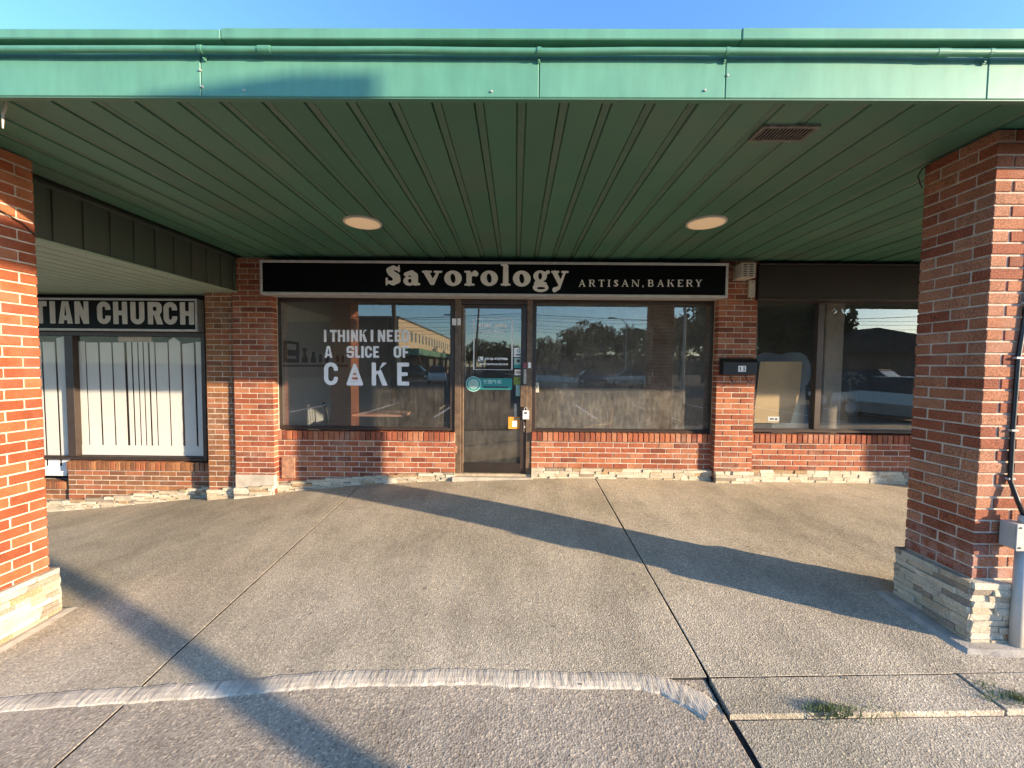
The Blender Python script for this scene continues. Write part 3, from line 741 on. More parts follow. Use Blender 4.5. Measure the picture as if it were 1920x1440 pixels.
# --- fascia
fa = empty('canopy_fascia', (0, YFA, ZFB), 'sunlit green sheet metal fascia running the width above the shops', 'fascia')
seams = [-3.6, ax(376, 130, YFA), ax(1011, 130, YFA), ax(1361, 130, YFA), ax(1853, 130, YFA), 5, 7.4, 9.8, 12]
zc0 = az(960, 95, YFA)
fpx = [-9.5, -7.6, -5.6]+seams
for a, b in zip(fpx, fpx[1:]):
    mb = MB().box(a+.0015, b-.0015, YFA, YFA+.03, (ZFB if b > -3.55 else ZFB-.32), zc0+.01, .003)
    mb.build('fascia_panel', M['fascia'], fa)
caps = [-9.5, ax(420, 70, YFA), ax(1386, 70, YFA), 12]
for k, (a, b) in enumerate(zip(caps, caps[1:])):
    dz = (-.004, 0, .003)[k]
    mb = MB().box(a+.001, b-.001, YFA-.022-.002*k, YFA+.05, az(960, 82, YFA)+.002, ZFT+dz, .004)
    mb.build('cap_flashing', M['fascia'], fa)
MB().box(-3.6, 12, YFA+.004, YFA+.03, ZFB-.006, ZFB-.001).build('bottom_hem', M['soffit'], fa)
for px, py in ((790, 100), (922, 172), (1322, 170), (900, 100), (376, 132), (380, 163), (458, 170), (1364, 142)):
    x, z = at(px, py, YFA)
    MB().tube([(x, YFA-.006, z), (x, YFA+.002, z)], .005, 8).build('rivet', M['grey_metal'], fa)
pipe = empty('conduit_pipe', (0, YFA-.03, ZFT), 'thin green pipe fixed along the fascia under the cap', 'pipe')
zp = az(960, 89, YFA-.035)
pts = [(lerp(-9.5, 12, i/60), YFA-.028+.002*math.sin(i*1.7), zp+.0014*math.sin(i*.9)+.001*math.sin(i*2.3)-.0004*i) for i in range(61)]
MB().tube(pts, .0150, 14).build('pipe_run', M['pipe'], pipe, smooth=True)
def pz(x): 
    i = (x+9.5)/21.5*60; a = int(i); t = i-a; return lerp(pts[a][2], pts[a+1][2], t)
for px in (376, 1011, 1364, 1857):
    x = ax(px, 90, YFA-.03); z = pz(x)
    mb = MB().tube([(x-.009, YFA-.028, z), (x+.009, YFA-.028, z)], .0175, 14)
    mb.box(x-.007, x+.007, YFA-.008, YFA-.003, z-.034, z-.012, .001)
    mb.tube([(x, YFA-.014, z-.025), (x, YFA-.004, z-.025)], .005, 8)
    mb.build('pipe_clip', M['pipe'], pipe)
for px in (496, 1768):
    x = ax(px, 90, YFA-.03); z = pz(x)
    MB().tube([(x-.028, YFA-.028, z), (x+.028, YFA-.028, z)], .0172, 14).build('pipe_coupling', M['pipe'], pipe, smooth=False)
# rope end hanging at the far left
x, z = at(6, 190, YFA+.1)
MB().tube([(x+.012, YFA+.1, z+.01), (x+.008, YFA+.1, z-.03), (x-.004, YFA+.1, z-.06), (x-.008, YFA+.1, z-.13)], [.004, .007, .006, .003], 8).build('rope_end', M['white_box'], None, 'frayed white cord hanging from the fascia at the upper left corner', 'cord')

# --- soffit lights and vent
def on_soffit(px, py, z):
    d = ray(px, py); t = (z-CZ)/d.z; return d.x*t, d.y*t
for (px, lab) in ((680, 'round flush ceiling light over the left shop window, left of the pair'), (1324, 'round flush ceiling light over the right shop window, right of the pair')):
    x, y = on_soffit(px, 418, ZC-.01)
    t = empty('ceiling_light', (x, y, ZC), lab, 'light', 'round lights in the soffit')
    n = 48
    def ring(r, z): return [(x+r*math.cos(2*math.pi*i/n), y+r*math.sin(2*math.pi*i/n), z) for i in range(n)]
    V = ring(.170, ZC-.003)+ring(.168, ZC-.016)+ring(.152, ZC-.019)
    Fs = [(k*n+i, k*n+(i+1) % n, (k+1)*n+(i+1) % n, (k+1)*n+i) for k in range(2) for i in range(n)]
    mb = MB(); mb.add(V, Fs); mb.build('rim', M['lamp_ring'], t, smooth=False)
    V = ring(.151, ZC-.018)+ring(.10, ZC-.0205)+[(x, y, ZC-.021)]
    Fs = [(i, (i+1) % n, n+(i+1) % n, n+i) for i in range(n)]+[(n+i, n+(i+1) % n, 2*n) for i in range(n)]
    mb = MB(); mb.add(V, Fs); mb.build('diffuser', M['lamp_lens'], t, smooth=True)
xv0, yv0 = on_soffit(1438, 262, ZC-.01); xv1, yv1 = on_soffit(1538, 231, ZC-.01)
vt = empty('soffit_vent', ((xv0+xv1)/2, (yv0+yv1)/2, ZC), 'small rusty louvred vent grille in the green soffit', 'vent')
x0, x1, y0, y1 = min(xv0, xv1)-.01, max(xv0, xv1)+.01, min(yv0, yv1), max(yv0, yv1)
x0 = x1-.285; y0 += .03 
MB().box(x0, x1, y0, y1, ZC-.010, ZC-.0075).build('vent_back', M['dark'], vt)
mb = MB()
mb.box(x0-.010, x1+.010, y0-.010, y0+.008, ZC-.018, ZC-.002, .002).box(x0-.010, x1+.010, y1-.008, y1+.010, ZC-.018, ZC-.002, .002)
mb.box(x0-.010, x0+.006, y0+.009, y1-.009, ZC-.018, ZC-.002, .002).box(x1-.006, x1+.010, y0+.009, y1-.009, ZC-.018, ZC-.002, .002)
M['rust'] = simple('rusty_grille', (.20, .18, .145), .8, .1, .35, 30)
mb.build('vent_frame', M['rust'], vt)
for i in range(14):
    x = lerp(x0+.016, x1-.016, i/13)
    MB().box(x-.0028, x+.0022, y0+.009, y1-.009, ZC-.0175, ZC-.0145).build('slat', M['rust'], vt)

# ------------------------------------------------------------------ facade walls
def panel_thing(name, label, x0, x1, yf, zsill, zbot, L, mat, cat='wall', sill=.112, phase=0):
    t = empty(name, ((x0+x1)/2, yf, zbot), label, cat, 'low brick walls under the windows')
    MB().box(x0+.001, x1-.001, yf+.005, yf+.19, zbot, zsill-.012).build('mortar', M['mortar'], t)
    wall_bricks(t, x0, x1, yf, zbot, zsill-sill-.012, L, mat, phase=phase)
    sill_bricks(t, x0, x1, yf-.022, zsill-sill, zsill, mat)
    return t
# piers
def pier(label, x0, x1, yf, zb, zt, L, mat, dep=.16, phase=0):
    t = empty('brick_pier', ((x0+x1)/2, yf, zb), label, 'pier', 'brick piers between the shopfronts')
    MB().box(x0+.004, x1-.004, yf+.005, yf+dep, zb, zt).build('mortar', M['mortar'], t)
    n = int((zt-zb)/CH); 
    for r in range(n):
        z0 = zt-.004-(r+1)*CH+.01; z1 = z0+CH-.01
        x = x0-(L/2 if (r+phase) % 2 else 0)
        while x < x1-.012:
            a, b = max(x, x0), min(x+L-.01, x1)
            if x1-b < .03: b = x1
            if b-a > .03: put_brick(t, a, b, yf, yf+.105, z0, z1, mat)
            x += L
    return t
# left to right boundaries
xA0, xA1 = ax(438, 700, YP), ax(512, 700, YP)
xB0 = ax(386, 700, YP+.06)
pier('brick pier left of the bakery window, next to the church front', xA0, xA1, YP, gz(-3.3, 5)-.1, ZC-.004, .2, 'brick')
pier('narrow browner brick pier right of the church sign', xB0, xA0-.003, YP+.065, gz(-3.7, 5)-.1, ZC-.004, .21, 'brick_brown', phase=1)
xC0, xC1 = ax(1344, 700, YP), ax(1416, 700, YP)
pier('brick pier carrying the black mailbox numbered 15', xC0, xC1, YP, gz(2.7, 5)-.1, ZC-.004, .2, 'brick')
zS1 = az(680, 809, YW); zS2 = az(1170, 812, YW); zS3 = az(1550, 815, YW)
xd0, xd1 = ax(853, 850, YW), ax(996, 850, YW)
panel_thing('low_wall', 'low brick wall under the window lettered with the cake slogan', xA1-.01, xd0, YW, zS1, gz(-1.8, 5)-.12, .19, 'brick')
panel_thing('low_wall', 'low brick wall under the bakery window right of the door', xd1, xC0+.01, YW, zS2, gz(1, 5)-.08, .19, 'brick')
panel_thing('low_wall', 'low brick wall under the neighbouring double window on the right', xC1-.01, 5.6, YW, zS3, gz(4, 5)-.08, .19, 'brick')
# church wall
xw1 = xB0+.002; xw0 = ax(127, 880, YCH)
zS4 = az(250, 866, YCH); zS5 = az(100, 905, YCH)
panel_thing('low_wall', 'low brown brick wall under the white boarded church window', xw0, xw1, YCH, zS4, gz(-5, 5)-.22, .225, 'brick_brown')
panel_thing('low_wall', 'lower stepped piece of brown brick wall at the left of the church window', -7.6, xw0-.004, YCH+.06, zS5, gz(-6.5, 5)-.25, .225, 'brick_brown', sill=.10)
# ledge stone plinths
def plinth(label, x0, x1, yf, h0, h1, rows, retl=0):
    t = empty('stone_plinth', ((x0+x1)/2, yf, gz((x0+x1)/2, 5)), label, 'plinth', 'ledge stone strips at the foot of the wall')
    # core follows the slope
    mb = MB(); n = 12; V = []; 
    for i in range(n+1):
        x = lerp(x0+.004, x1-.004, i/n); zt_ = gz(x, 5.0)+lerp(h0, h1, i/n)-.004; zb_ = gz(x, 5)-.06
        V += [(x, yf+.016, zb_), (x, yf+.12, zb_), (x, yf+.12, zt_), (x, yf+.016, zt_)]
    Fs = [(0, 1, 2, 3), (4*n, 4*n+3, 4*n+2, 4*n+1)]
    for i in range(n):
        for k in range(4): Fs.append((4*i+k, 4*i+(k+1) % 4, 4*i+4+(k+1) % 4, 4*i+4+k))
    mb.add(V, Fs); mb.build('bedding', M['stone_joint'], t)
    stone_band(t, x0, x1, yf, lambda x: gz(x, 5.0)-.015, lambda x: gz(x, 5.0)+lerp(h0, h1, (x-x0)/(x1-x0)), rows)
plinth('pale ledge stone strip on the slope under the church window', -7.0, xB0, YCH-.045, .125, .125, 4)
plinth('pale ledge stone at the foot of the narrow brown pier', xB0+.002, xA0, YP+.022, .125, .13, 4)
plinth('pale ledge stone at the foot of the pier left of the bakery', xA0, xA1, YP-.045, .13, .12, 4)
plinth('pale ledge stone strip left of the bakery door', xA1+.002, xd0-.0, YW-.040, .12, .10, 4)
plinth('pale ledge stone strip right of the bakery door', xd1, xC0, YW-.040, .125, .125, 4)
plinth('pale ledge stone at the foot of the mailbox pier', xC0, xC1, YP-.045, .135, .145, 4)
plinth('pale ledge stone strip under the neighbouring window', xC1+.002, 5.6, YW-.040, .145, .15, 4)
# plain cement skirting between bricks and stones on the left
zA = az(475, 890, YP)
MB().box(xA0+.002, xA1+.002, YP-.012, YP+.05, gz(-3.2, 5)+.08, zA, .004).build('cement_block', M['cement'], None, 'rough cement block patched under the left bakery pier', 'cement block')
# rusty cover plate
x0, z1 = at(528, 857, YW-.02); x1, z0 = at(553, 897, YW-.02)
t = empty('cover_plate', ((x0+x1)/2, YW-.02, z0), 'rust brown cover plate low on the wall left of the bakery door', 'cover plate')
MB().box(x0, x1, YW-.024, YW-.004, z0, z1, .003).build('plate', M['rust_plate'], t)
for zz in (z0+.02, z1-.02): MB().tube([((x0+x1)/2, YW-.029, zz), ((x0+x1)/2, YW-.022, zz)], .005, 8).build('screw', M['rust'], t)

# header wall above windows (behind the signs) and beyond
zH = az(960, 560, YW)
tag(MB().box(xA1-.005, xd1+8, YW+.02, YW+.18, zH+.008, ZC+.04).build('header_wall', M['bronze_dark']), 'dark band of wall behind the bakery sign above the windows', 'wall')
tag(MB().box(-9.5, xB0+.1, YCH+.03, YCH+.2, az(200, 625, YCH), ZC+.04).build('church_header_wall', M['bronze_dark']), 'dark band of wall behind the church sign', 'wall')
# interior shells
M['int_wall'] = simple('interior_grey_wall', (.44, .44, .42), .8, 0, .06, 2)
M['int_floor'] = simple('interior_floor', (.16, .15, .14), .5, 0, .15, 3)
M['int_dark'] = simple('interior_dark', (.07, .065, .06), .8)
st = lambda mb, n, mt: tag(mb.build(n, M[mt]), kind='structure')
XI0, XI1 = -3.0, xC1-.2
st(MB().box(XI0-.1, XI0, YG+.08, 12, -.2, ZC+.05), 'interior_wall', 'int_wall')
st(MB().box(XI1, XI1+.1, YG+.08, 12, -.2, ZC+.05), 'interior_wall', 'int_dark')
st(MB().box(XI0-.1, XI1+.1, 9.5, 9.6, -.2, ZC+.05), 'interior_wall', 'int_dark')
st(MB().box(XI0-.1, 12, YG+.08, 12.5, .02, .06), 'interior_floor', 'int_floor')
st(MB().box(-9.5, XI0-.101, YCH+.3, 12.5, -.7, -.6), 'interior_floor', 'int_floor')
st(MB().box(-9.5, 12, YG+.2, 12.5, ZC+.0, ZC+.04), 'interior_ceiling', 'int_wall')
st(MB().box(XI1+.1, 12, 9.5, 9.6, -.2, ZC+.05), 'interior_wall', 'int_dark')
st(MB().box(11.9, 12, 5.3, 12.5, -.2, ZC+.1), 'interior_wall', 'int_dark')
st(MB().box(-9.6, -9.5, 5.5, 12.5, -1, ZC+.1), 'interior_wall', 'int_dark')
st(MB().box(-9.5, XI0-.1, 8, 8.1, -1, ZC+.05), 'interior_wall', 'int_dark')
st(MB().box(5.6, 12, YW+.0, YW+.2, -.1, ZC+.05), 'end_wall', 'brick_brown')

# ------------------------------------------------------------------ windows
def window(label, px0, px1, pyt, pyb, y, glass, fw=.055, mull=None, sillh=None, group='shop windows'):
    x0 = ax(px0, (pyt+pyb)/2, y); x1 = ax(px1, (pyt+pyb)/2, y); pm_ = (px0+px1)/2
    z1 = az(pm_, pyt, y); z0 = az(pm_, pyb, y)
    t = empty('shop_window', ((x0+x1)/2, y, z0), label, 'window', group)
    yb_, yf_ = y+.075, y
    MB().box(x0, x0+fw, yf_, yb_, z0, z1, .003).build('frame_post', M['bronze'], t)
    MB().box(x1-fw, x1, yf_, yb_, z0, z1, .003).build('frame_post', M['bronze'], t)
    MB().box(x0+fw+.001, x1-fw-.001, yf_+.001, yb_, z1-fw, z1, .003).build('head_rail', M['bronze'], t)
    mb = MB().box(x0+fw+.001, x1-fw-.001, yf_+.001, yb_, z0, z0+fw*.55, .003)
    mb.box(x0+fw+.001, x1-fw-.001, yf_+.018, yb_-.01, z0+fw*.55, z0+fw*.8, .002)
    mb.build('sill_rail', M['bronze'], t)
    xs = [x0+fw]
    for mpx, mw in (mull or []):
        xm = ax(mpx, (pyt+pyb)/2, y)
        MB().box(xm-mw/2, xm+mw/2, yf_-.004, yb_, z0+fw*.8+.001, z1-fw-.001, .003).build('mullion', M['bronze'], t)
        xs += [xm]
    xs += [x1-fw]
    for a, b in zip(xs, xs[1:]):
        MB().add([(a-.006, y+.045, z0+.01), (b+.006, y+.045, z0+.01), (b+.006, y+.045, z1-.01), (a-.006, y+.045, z1-.01)], [(0, 1, 2, 3)]).build('glass_pane', glass, t)
    return t, x0, x1, z0, z1
yF = YW+.035
wl, *_ = window('bakery window lettered with the cake slogan, left of the door', 514, 852, 558, 806, yF, M['glass_left'])
wr, *_ = window('dusty bakery window right of the door with trees reflected', 997, 1342, 561, 811, yF, M['glass_right'])
wn_, *_ = window('neighbouring double window holding a beige board, right of the mailbox', 1410, 1980, 560, 813, yF, M['glass_far'], mull=[(1536, .075)])
wc, *_ = window('church window with white upright card strips behind the glass', -60, 386, 622, 862, YCH+.02, M['glass_church'], mull=[(132, .11)])
gy = yF+.045-.0012
# sheet-metal sill drip
# ---- slogan lettering
SX, SY = 5.3333, 5.3333
def L5(cx, cy): return 500+cx/SX, 550+cy/SY
lets = [('I',572,597,365,485),('T',632,703,365,485),('H',711,785,365,485),('I',800,827,365,485),('N',843,914,365,485),('K',928,1003,365,485),('I',1040,1067,365,485),
 ('N',1112,1186,365,485),('E',1201,1263,365,485),('E',1280,1341,365,485),('D',1352,1424,365,485),
 ('A',577,658,527,645),('S',798,876,527,645),('L',884,936,527,645),('I',945,971,527,645),('C',982,1054,527,645),('E',1065,1124,527,645),('O',1270,1346,527,645),('F',1360,1422,527,645),
 ('C',572,712,690,918),('K',1050,1207,692,923),('E',1305,1425,692,923)]
for ch, a, b, c, d in lets:
    pa, pt = L5(a, c); pb, pbm_ = L5(b, d)
    x0, z1 = at(pa, pt, gy); x1, z0 = at(pb, pbm_, gy); x1 = at(pb, pt, gy)[0]
    w = (x1-x0)/(z1-z0); tt = .21 if d-c < 150 else .19
    if ch == 'I': w = max(w, .1)
    mb = glyph_obj('letter', sans(ch, w, tt), w, 0, 1, x0, x1, z0, z1, gy, None, None, rows=26)
    mb.build('letter', M['vinyl'], wl)
# cake slice triangle
x0, z1 = at(*L5(795, 692), gy); x1, z0 = at(*L5(967, 923), gy); w = (x1-x0)/(z1-z0)
tri = lambda k, r: [(P, sd_poly([(k, k*.8), (w-k, k*.8), (w/2+.01, 1-k*1.6), (w/2-.01, 1-k*1.6)]))]
def rtri(inset, rr):
    pts_ = [(inset, inset*.9), (w-inset, inset*.9), (w/2, 1-inset*1.5)]
    base = sd_poly(pts_); return lambda X, Y: base(X, Y)-rr
band = lambda yl, yr, h: sd_poly([(-.2, yl), (w+.2, yr), (w+.2, yr+h), (-.2, yl+h)])
ops = [(P, rtri(.08, .07)), (Q, rtri(.19, .0)), ]
inner = rtri(.175, .0)
def stripe(yl, yr, h):
    bd_ = band(yl, yr, h); return lambda X, Y: np.maximum(bd_(X, Y), inner(X, Y)-.03)
ops += [(P, stripe(.23, .15, .075)), (P, stripe(.33, .42, .09)), (P, stripe(.54, .60, .08)), (P, stripe(.70, .76, .06)), (P, stripe(.18, .20, .02))]
mb = glyph_obj('slice', ops, w, 0, 1, x0, x1, z0, z1, gy, None, None, rows=48); mb.build('cake_slice_letter', M['vinyl'], wl, 'white cake slice drawn as the letter A')

# ------------------------------------------------------------------ door
yD = YW+.045
dx0, dx1 = ax(853, 720, yD), ax(997, 720, yD)
dl0, dl1 = ax(865.5, 720, yD), ax(986.5, 720, yD)
dzt, dzb = az(925, 572, yD), az(925, 886, yD)
fr = empty('door_frame', ((dx0+dx1)/2, yD, dzb), 'worn bronze door frame of the bakery entrance', 'door frame')
MB().box(dx0, dl0-.003, yD-.03, yD+.09, dzb-.02, zH+.006, .003).build('jamb', M['worn_bronze'], fr)
MB().box(dl1+.003, dx1, yD-.03, yD+.09, dzb-.02, zH+.006, .003).build('jamb', M['worn_bronze'], fr)
MB().box(dl0-.002, dl1+.002, yD-.028, yD+.09, dzt+.004, zH+.006, .003).build('head', M['bronze'], fr)
MB().box(dx0-.01, dx1+.01, yD-.055, yD+.10, dzb-.045, dzb-.006, .006).build('threshold', M['threshold'], fr)
MB().box(dx0-.02, dx1+.02, yD-.14, yD-.04, gz(-.3, 5)-.05, dzb-.03, .012).build('door_step', M['cement'], None, 'low worn cement step under the bakery door', 'step')
for (a, b, c, d, lab) in ((848, 855.5, 597, 610, None), (857.5, 864, 597, 610, None), (851.5, 857, 836, 849, 'rusty pivot cover')):
    xa, zt_ = at(a, c, yD-.03); xb, zb_ = at(b, d, yD-.03)
    MB().box(xa, xb, yD-.040, yD-.031, zb_, zt_, .002).build('hinge_plate', M['vinyl'] if lab is None else M['rust_plate'], fr, lab)
dr = empty('shop_door', ((dl0+dl1)/2, yD, dzb), 'glazed bakery door with store hours and stickers', 'door')
gx0_, gx1_ = ax(869.5, 720, yD), ax(980.5, 720, yD); gzt, gzb = az(925, 578, yD), az(925, 868, yD)
MB().box(dl0, gx0_, yD-.012, yD+.035, dzb, dzt, .003).build('stile', M['worn_bronze'], dr)
MB().box(gx1_-.03, dl1, yD-.012, yD+.035, dzb, dzt, .003).build('stile', M['bronze'], dr)
MB().box(gx0_+.001, gx1_-.031, yD-.011, yD+.035, gzt, dzt, .003).build('top_rail', M['bronze'], dr)
MB().box(gx0_+.001, gx1_-.031, yD-.011, yD+.035, dzb, gzb, .003).build('bottom_rail', M['bronze_dark'], dr)
MB().add([(gx0_-.006, yD+.0125, gzb-.006), (gx1_-.02, yD+.0125, gzb-.006), (gx1_-.02, yD+.0125, gzt+.006), (gx0_-.006, yD+.0125, gzt+.006)], [(0, 1, 2, 3)]).build('glass_pane', M['glass_door'], dr)
dy = yD+.0115
def L9(cx, cy): return 860+cx/9., 580+cy/9.
def drect(cx0, cy0, cx1, cy1, mat, name, y=None, th=.0006, label=None, conv=L9, par=None, c=0):
    y = dy if y is None else y
    x0, z1 = at(*conv(cx0, cy0), y); x1, z0 = at(*conv(cx1, cy1), y)
    return MB().box(x0, x1, y-th, y, z0, z1, c).build(name, M[mat], par or dr, label)
lw = 14
mb = MB()
for (a, b, c, d) in ((250, 155, 910, 155+lw), (250, 1025-lw, 910, 1025), (250, 155+lw, 250+lw, 1025-lw), (910-lw, 155+lw, 910, 1025-lw), (345, 318, 815, 328)):
    x0, z1 = at(*L9(a, b), dy); x1, z0 = at(*L9(c, d), dy); mb.box(x0, x1, dy-.0006, dy, z0, z1)
mb.build('hours_border', M['vinyl'], dr, 'white outline box of the store hours')
def dtext(txt, cx0, cx1, cy0, cy1, mat='vinyl', bold=.02, conv=L9, y=None, name='lettering'):
    y = (dy-.0008) if y is None else y
    x0, z1 = at(*conv(cx0, cy0), y); x1, z0 = at(*conv(cx1, cy1), y)
    return textobj(name, txt, x0, x1, z0, z1, y, M[mat], dr, bold)
mbh = None
for k, ch in enumerate('STORE HOURS'):
    if ch == ' ': continue
    ca = 335+k*44.9; x0, z1 = at(*L9(ca, 240), dy); x1, z0 = at(*L9(ca+38, 305), dy); w = (x1-x0)/(z1-z0)
    glyph_obj('letter', sans(ch, w, .24), w, 0, 1, x0, x1, z0, z1, dy, None, None, rows=14).build('letter', M['vinyl'], dr)
dtext('Monday-Sunday', 350, 807, 358, 415, bold=.055)
dtext('11:00 am-6:00pm', 387, 747, 436, 474, bold=.055)
dtext('(416)-4127986', 440, 830, 812, 866, bold=.055)
dtext('WWW.SAVOROLOGY.COM', 350, 832, 908, 944, bold=.055)
drect(333, 797, 415, 878, 'vinyl', 'phone_icon')
x0, z0 = at(*L9(374, 838), dy-.001)
MB().tube([(x0-.018, dy-.001, z0+.022), (x0-.016, dy-.001, z0-.004), (x0-.002, dy-.001, z0-.019), (x0+.022, dy-.001, z0-.022)], [.007, .004, .004, .007], 6).build('phone_handset', M['ink'], dr)
# delivery banner
bn_ = drect(330, 1160, 902, 1357, 'teal', 'delivery_banner', label='teal delivery banner with white characters'); 
xc, zc_ = at(*L9(250, 1260), dy); rr_ = abs(at(*L9(375, 1260), dy)[0]-xc)
def disc(x, z, r, y, mat, name, par, n=40, lab=None):
    mb = MB(); mb.add([(x+r*math.cos(2*math.pi*i/n), y, z+r*math.sin(2*math.pi*i/n)) for i in range(n)]+[(x, y, z)], [(i, (i+1) % n, n) for i in range(n)])
    return mb.build(name, M[mat], par, lab)
disc(xc, zc_, rr_*1.02, dy-.0012, 'teal_light', 'banner_ring', dr); disc(xc, zc_, rr_*.93, dy-.0018, 'teal', 'banner_disc', dr)
disc(xc, zc_, rr_*.72, dy-.0024, 'mint', 'banner_centre', dr)
dtext('饭团外卖', 412, 725, 1186, 1262, 'teal_light', .02, y=dy-.0014)
drect(412, 1298, 845, 1335, 'navy', 'banner_bar', y=dy-.0012)
# column of small stickers
drect(930, 650, 1082, 805, 'vinyl', 'sticker', label='white square sticker with a grey letter G'); dtext('G', 985, 1035, 672, 728, 'ink', 0, y=dy-.0014)
drect(962, 757, 1055, 778, 'ink', 'sticker_text', y=dy-.0012)
drect(935, 820, 1080, 990, 'mint', 'sticker', label='pale green sticker with a teal foot'); drect(935, 935, 1080, 988, 'teal', 'sticker_foot', y=dy-.0012)
drect(985, 850, 1030, 893, 'ink', 'sticker_mark', y=dy-.0012)
drect(945, 1015, 1070, 1112, 'ivory', 'sticker', label='small pinkish white sticker'); drect(965, 1045, 1050, 1085, 'tan', 'sticker_mark', y=dy-.0012)
drect(930, 1140, 1070, 1272, 'olive', 'sticker', label='olive green sticker with a black stroke')
x0, z0 = at(*L9(960, 1225), dy-.001); x1, z1 = at(*L9(1045, 1185), dy-.001)
MB().tube([(x0, dy-.0012, z0), (x0+.003, dy-.0012, z0+.012), (x1, dy-.0012, z1)], .0035, 5).build('sticker_stroke', M['ink'], dr)
drect(965, 1276, 1032, 1465, 'mint', 'sticker', label='narrow pale sticker strip')
L8 = lambda cx, cy: (940+cx/7.2, 640+cy/7.2)
o_ = drect(95, 1020, 252, 1182, 'orange', 'sticker', conv=L8, label='orange sticker low on the door glass'); drect(150, 1075, 210, 1155, 'vinyl', 'sticker_mark', y=dy-.0012, conv=L8); drect(165, 1040, 252, 1062, 'tan', 'sticker_mark', y=dy-.0012, conv=L8)
# door furniture
ys = yD-.013
drect(303, 285, 352, 360, 'pink', 'sticker', y=ys, conv=L8, label='pink sticker on the door stile'); drect(362, 285, 398, 360, 'vinyl', 'sticker', y=yD-.031, conv=L8, par=fr)
drect(302, 375, 388, 578, 'white_box', 'lock_plate', y=ys, th=.004, conv=L8)
x0, z0 = at(*L8(330, 458), ys-.004)
MB().tube([(x0, ys-.012, z0), (x0, ys-.003, z0)], .016, 16).build('lock_cylinder', M['silver'], dr)
drect(258, 590, 348, 885, 'worn_bronze', 'pull_handle', y=ys-.03, th=.012, conv=L8, c=.003)
x0, z1 = at(*L8(303, 640), ys); _, z0 = at(*L8(303, 850), ys)
for zz in (z1, z0): MB().tube([(x0, ys-.031, zz), (x0, ys+.002, zz)], .007, 8).build('handle_stud', M['worn_bronze'], dr)
kb_ = empty('key_safe', (*[at(*L8(328, 1048), ys-.02)[0]], ys-.02, at(*L8(328, 1048), ys-.02)[1]), 'small cream key lock box hanging from the door handle', 'lock box')
drect(286, 933, 370, 1050, 'ivory', 'lock_body', y=ys-.012, th=.026, conv=L8, par=kb_, c=.006)
drect(305, 955, 350, 980, 'ink', 'dial_row', y=ys-.0385, th=.001, conv=L8, par=kb_)
x0, z0 = at(*L8(328, 935), ys-.02)
MB().tube([(x0-.016, ys-.025, z0-.003), (x0-.016, ys-.025, z0+.03), (x0-.008, ys-.025, z0+.042), (x0+.008, ys-.025, z0+.042), (x0+.016, ys-.025, z0+.03), (x0+.016, ys-.025, z0-.003)], .0032, 8).build('shackle', M['silver'], kb_)
drect(296, 1085, 352, 1225, 'worn_bronze', 'lock_guard', y=ys, th=.006, conv=L8, c=.002)
x0, z0 = at(*L8(313, 1155), ys-.008); MB().tube([(x0, ys-.012, z0), (x0, ys-.004, z0)], .010, 14).build('lock_cylinder', M['silver'], dr)
db = empty('door_bell', (at(*L8(460, 690), yF)[0], yF, at(*L8(460, 690), yF)[1]), 'pale doorbell camera on the frame right of the door handle', 'doorbell')
drect(418, 556, 504, 690, 'white_box', 'bell_case', y=yF+.04, th=.03, conv=L8, par=db, c=.004)
x0, z0 = at(*L8(462, 612), yF+.008); MB().tube([(x0, yF+.003, z0), (x0, yF+.011, z0)], .028/1.4, 16).build('bell_ring', M['ink'], db)
MB().tube([(x0, yF+.000, z0-.001), (x0, yF+.004, z0-.001)], .010, 12).build('bell_button', M['vinyl'], db)

# ------------------------------------------------------------------ signs
def sign_box(name, label, px0, py0, px1, py1, pxr_top, yf, yb_, fw, mat_letters):
    x0, z1 = at(px0, py0, yf); x1, _ = at(px1, (py0+py1)/2, yf); z0 = az((px0+px1)/2, py1, yf); z1 = az((px0+px1)/2, pxr_top, yf)
    t = empty(name, ((x0+x1)/2, yf, z0), label, 'sign')
    MB().box(x0+.004, x1-.004, yf+.012, yb_, z0+.003, z1-.003).build('sign_case', M['silver'], t)
    MB().box(x0, x1, yf, yf+.03, z1-fw, z1, .003).build('frame_rail', M['silver'], t)
    MB().box(x0, x1, yf, yf+.03, z0, z0+fw, .003).build('frame_rail', M['silver'], t)
    MB().box(x0, x0+fw, yf+.0005, yf+.03, z0+fw+.001, z1-fw-.001, .003).build('frame_end', M['silver'], t)
    MB().box(x1-fw, x1, yf+.0005, yf+.03, z0+fw+.001, z1-fw-.001, .003).build('frame_end', M['silver'], t)
    MB().box(x0+fw-.003, x1-fw+.003, yf+.009, yf+.0118, z0+fw-.003, z1-fw+.003).build('sign_face', M['black_face'], t)
    return t
YS = 4.81
sg = sign_box('shop_sign', 'long black bakery sign reading Savorology Artisan Bakery', 486, 488, 1366, 555, 490, YS, YW+.02, .030, None)
yl = YS+.0075
for ch, a, b in (('S',722.5,752),('a',756.2,788),('v',791,829.5),('o',832.8,865.7),('r',870,897),('o',900.8,933.5),('l',938.4,957),('o',961.5,994.8),('g',999,1030),('y',1032.8,1066)):
    w, ops, y0_, y1_ = fat(ch)
    x0, zb_ = at(a, 535.5, yl); x1, _ = at(b, 535.5, yl); zt_ = az((a+b)/2, 496.5, yl)
    if b > 990: zb_ = az(a, 536.5, yl)
    mb = glyph_obj('letter', ops, w, y0_, y1_, x0, x1, zb_, zt_, yl, None, None, rows=40, lift=.0); mb.build('letter', M['ivory'], sg)
cv7 = lambda c: 1070+c/7.385
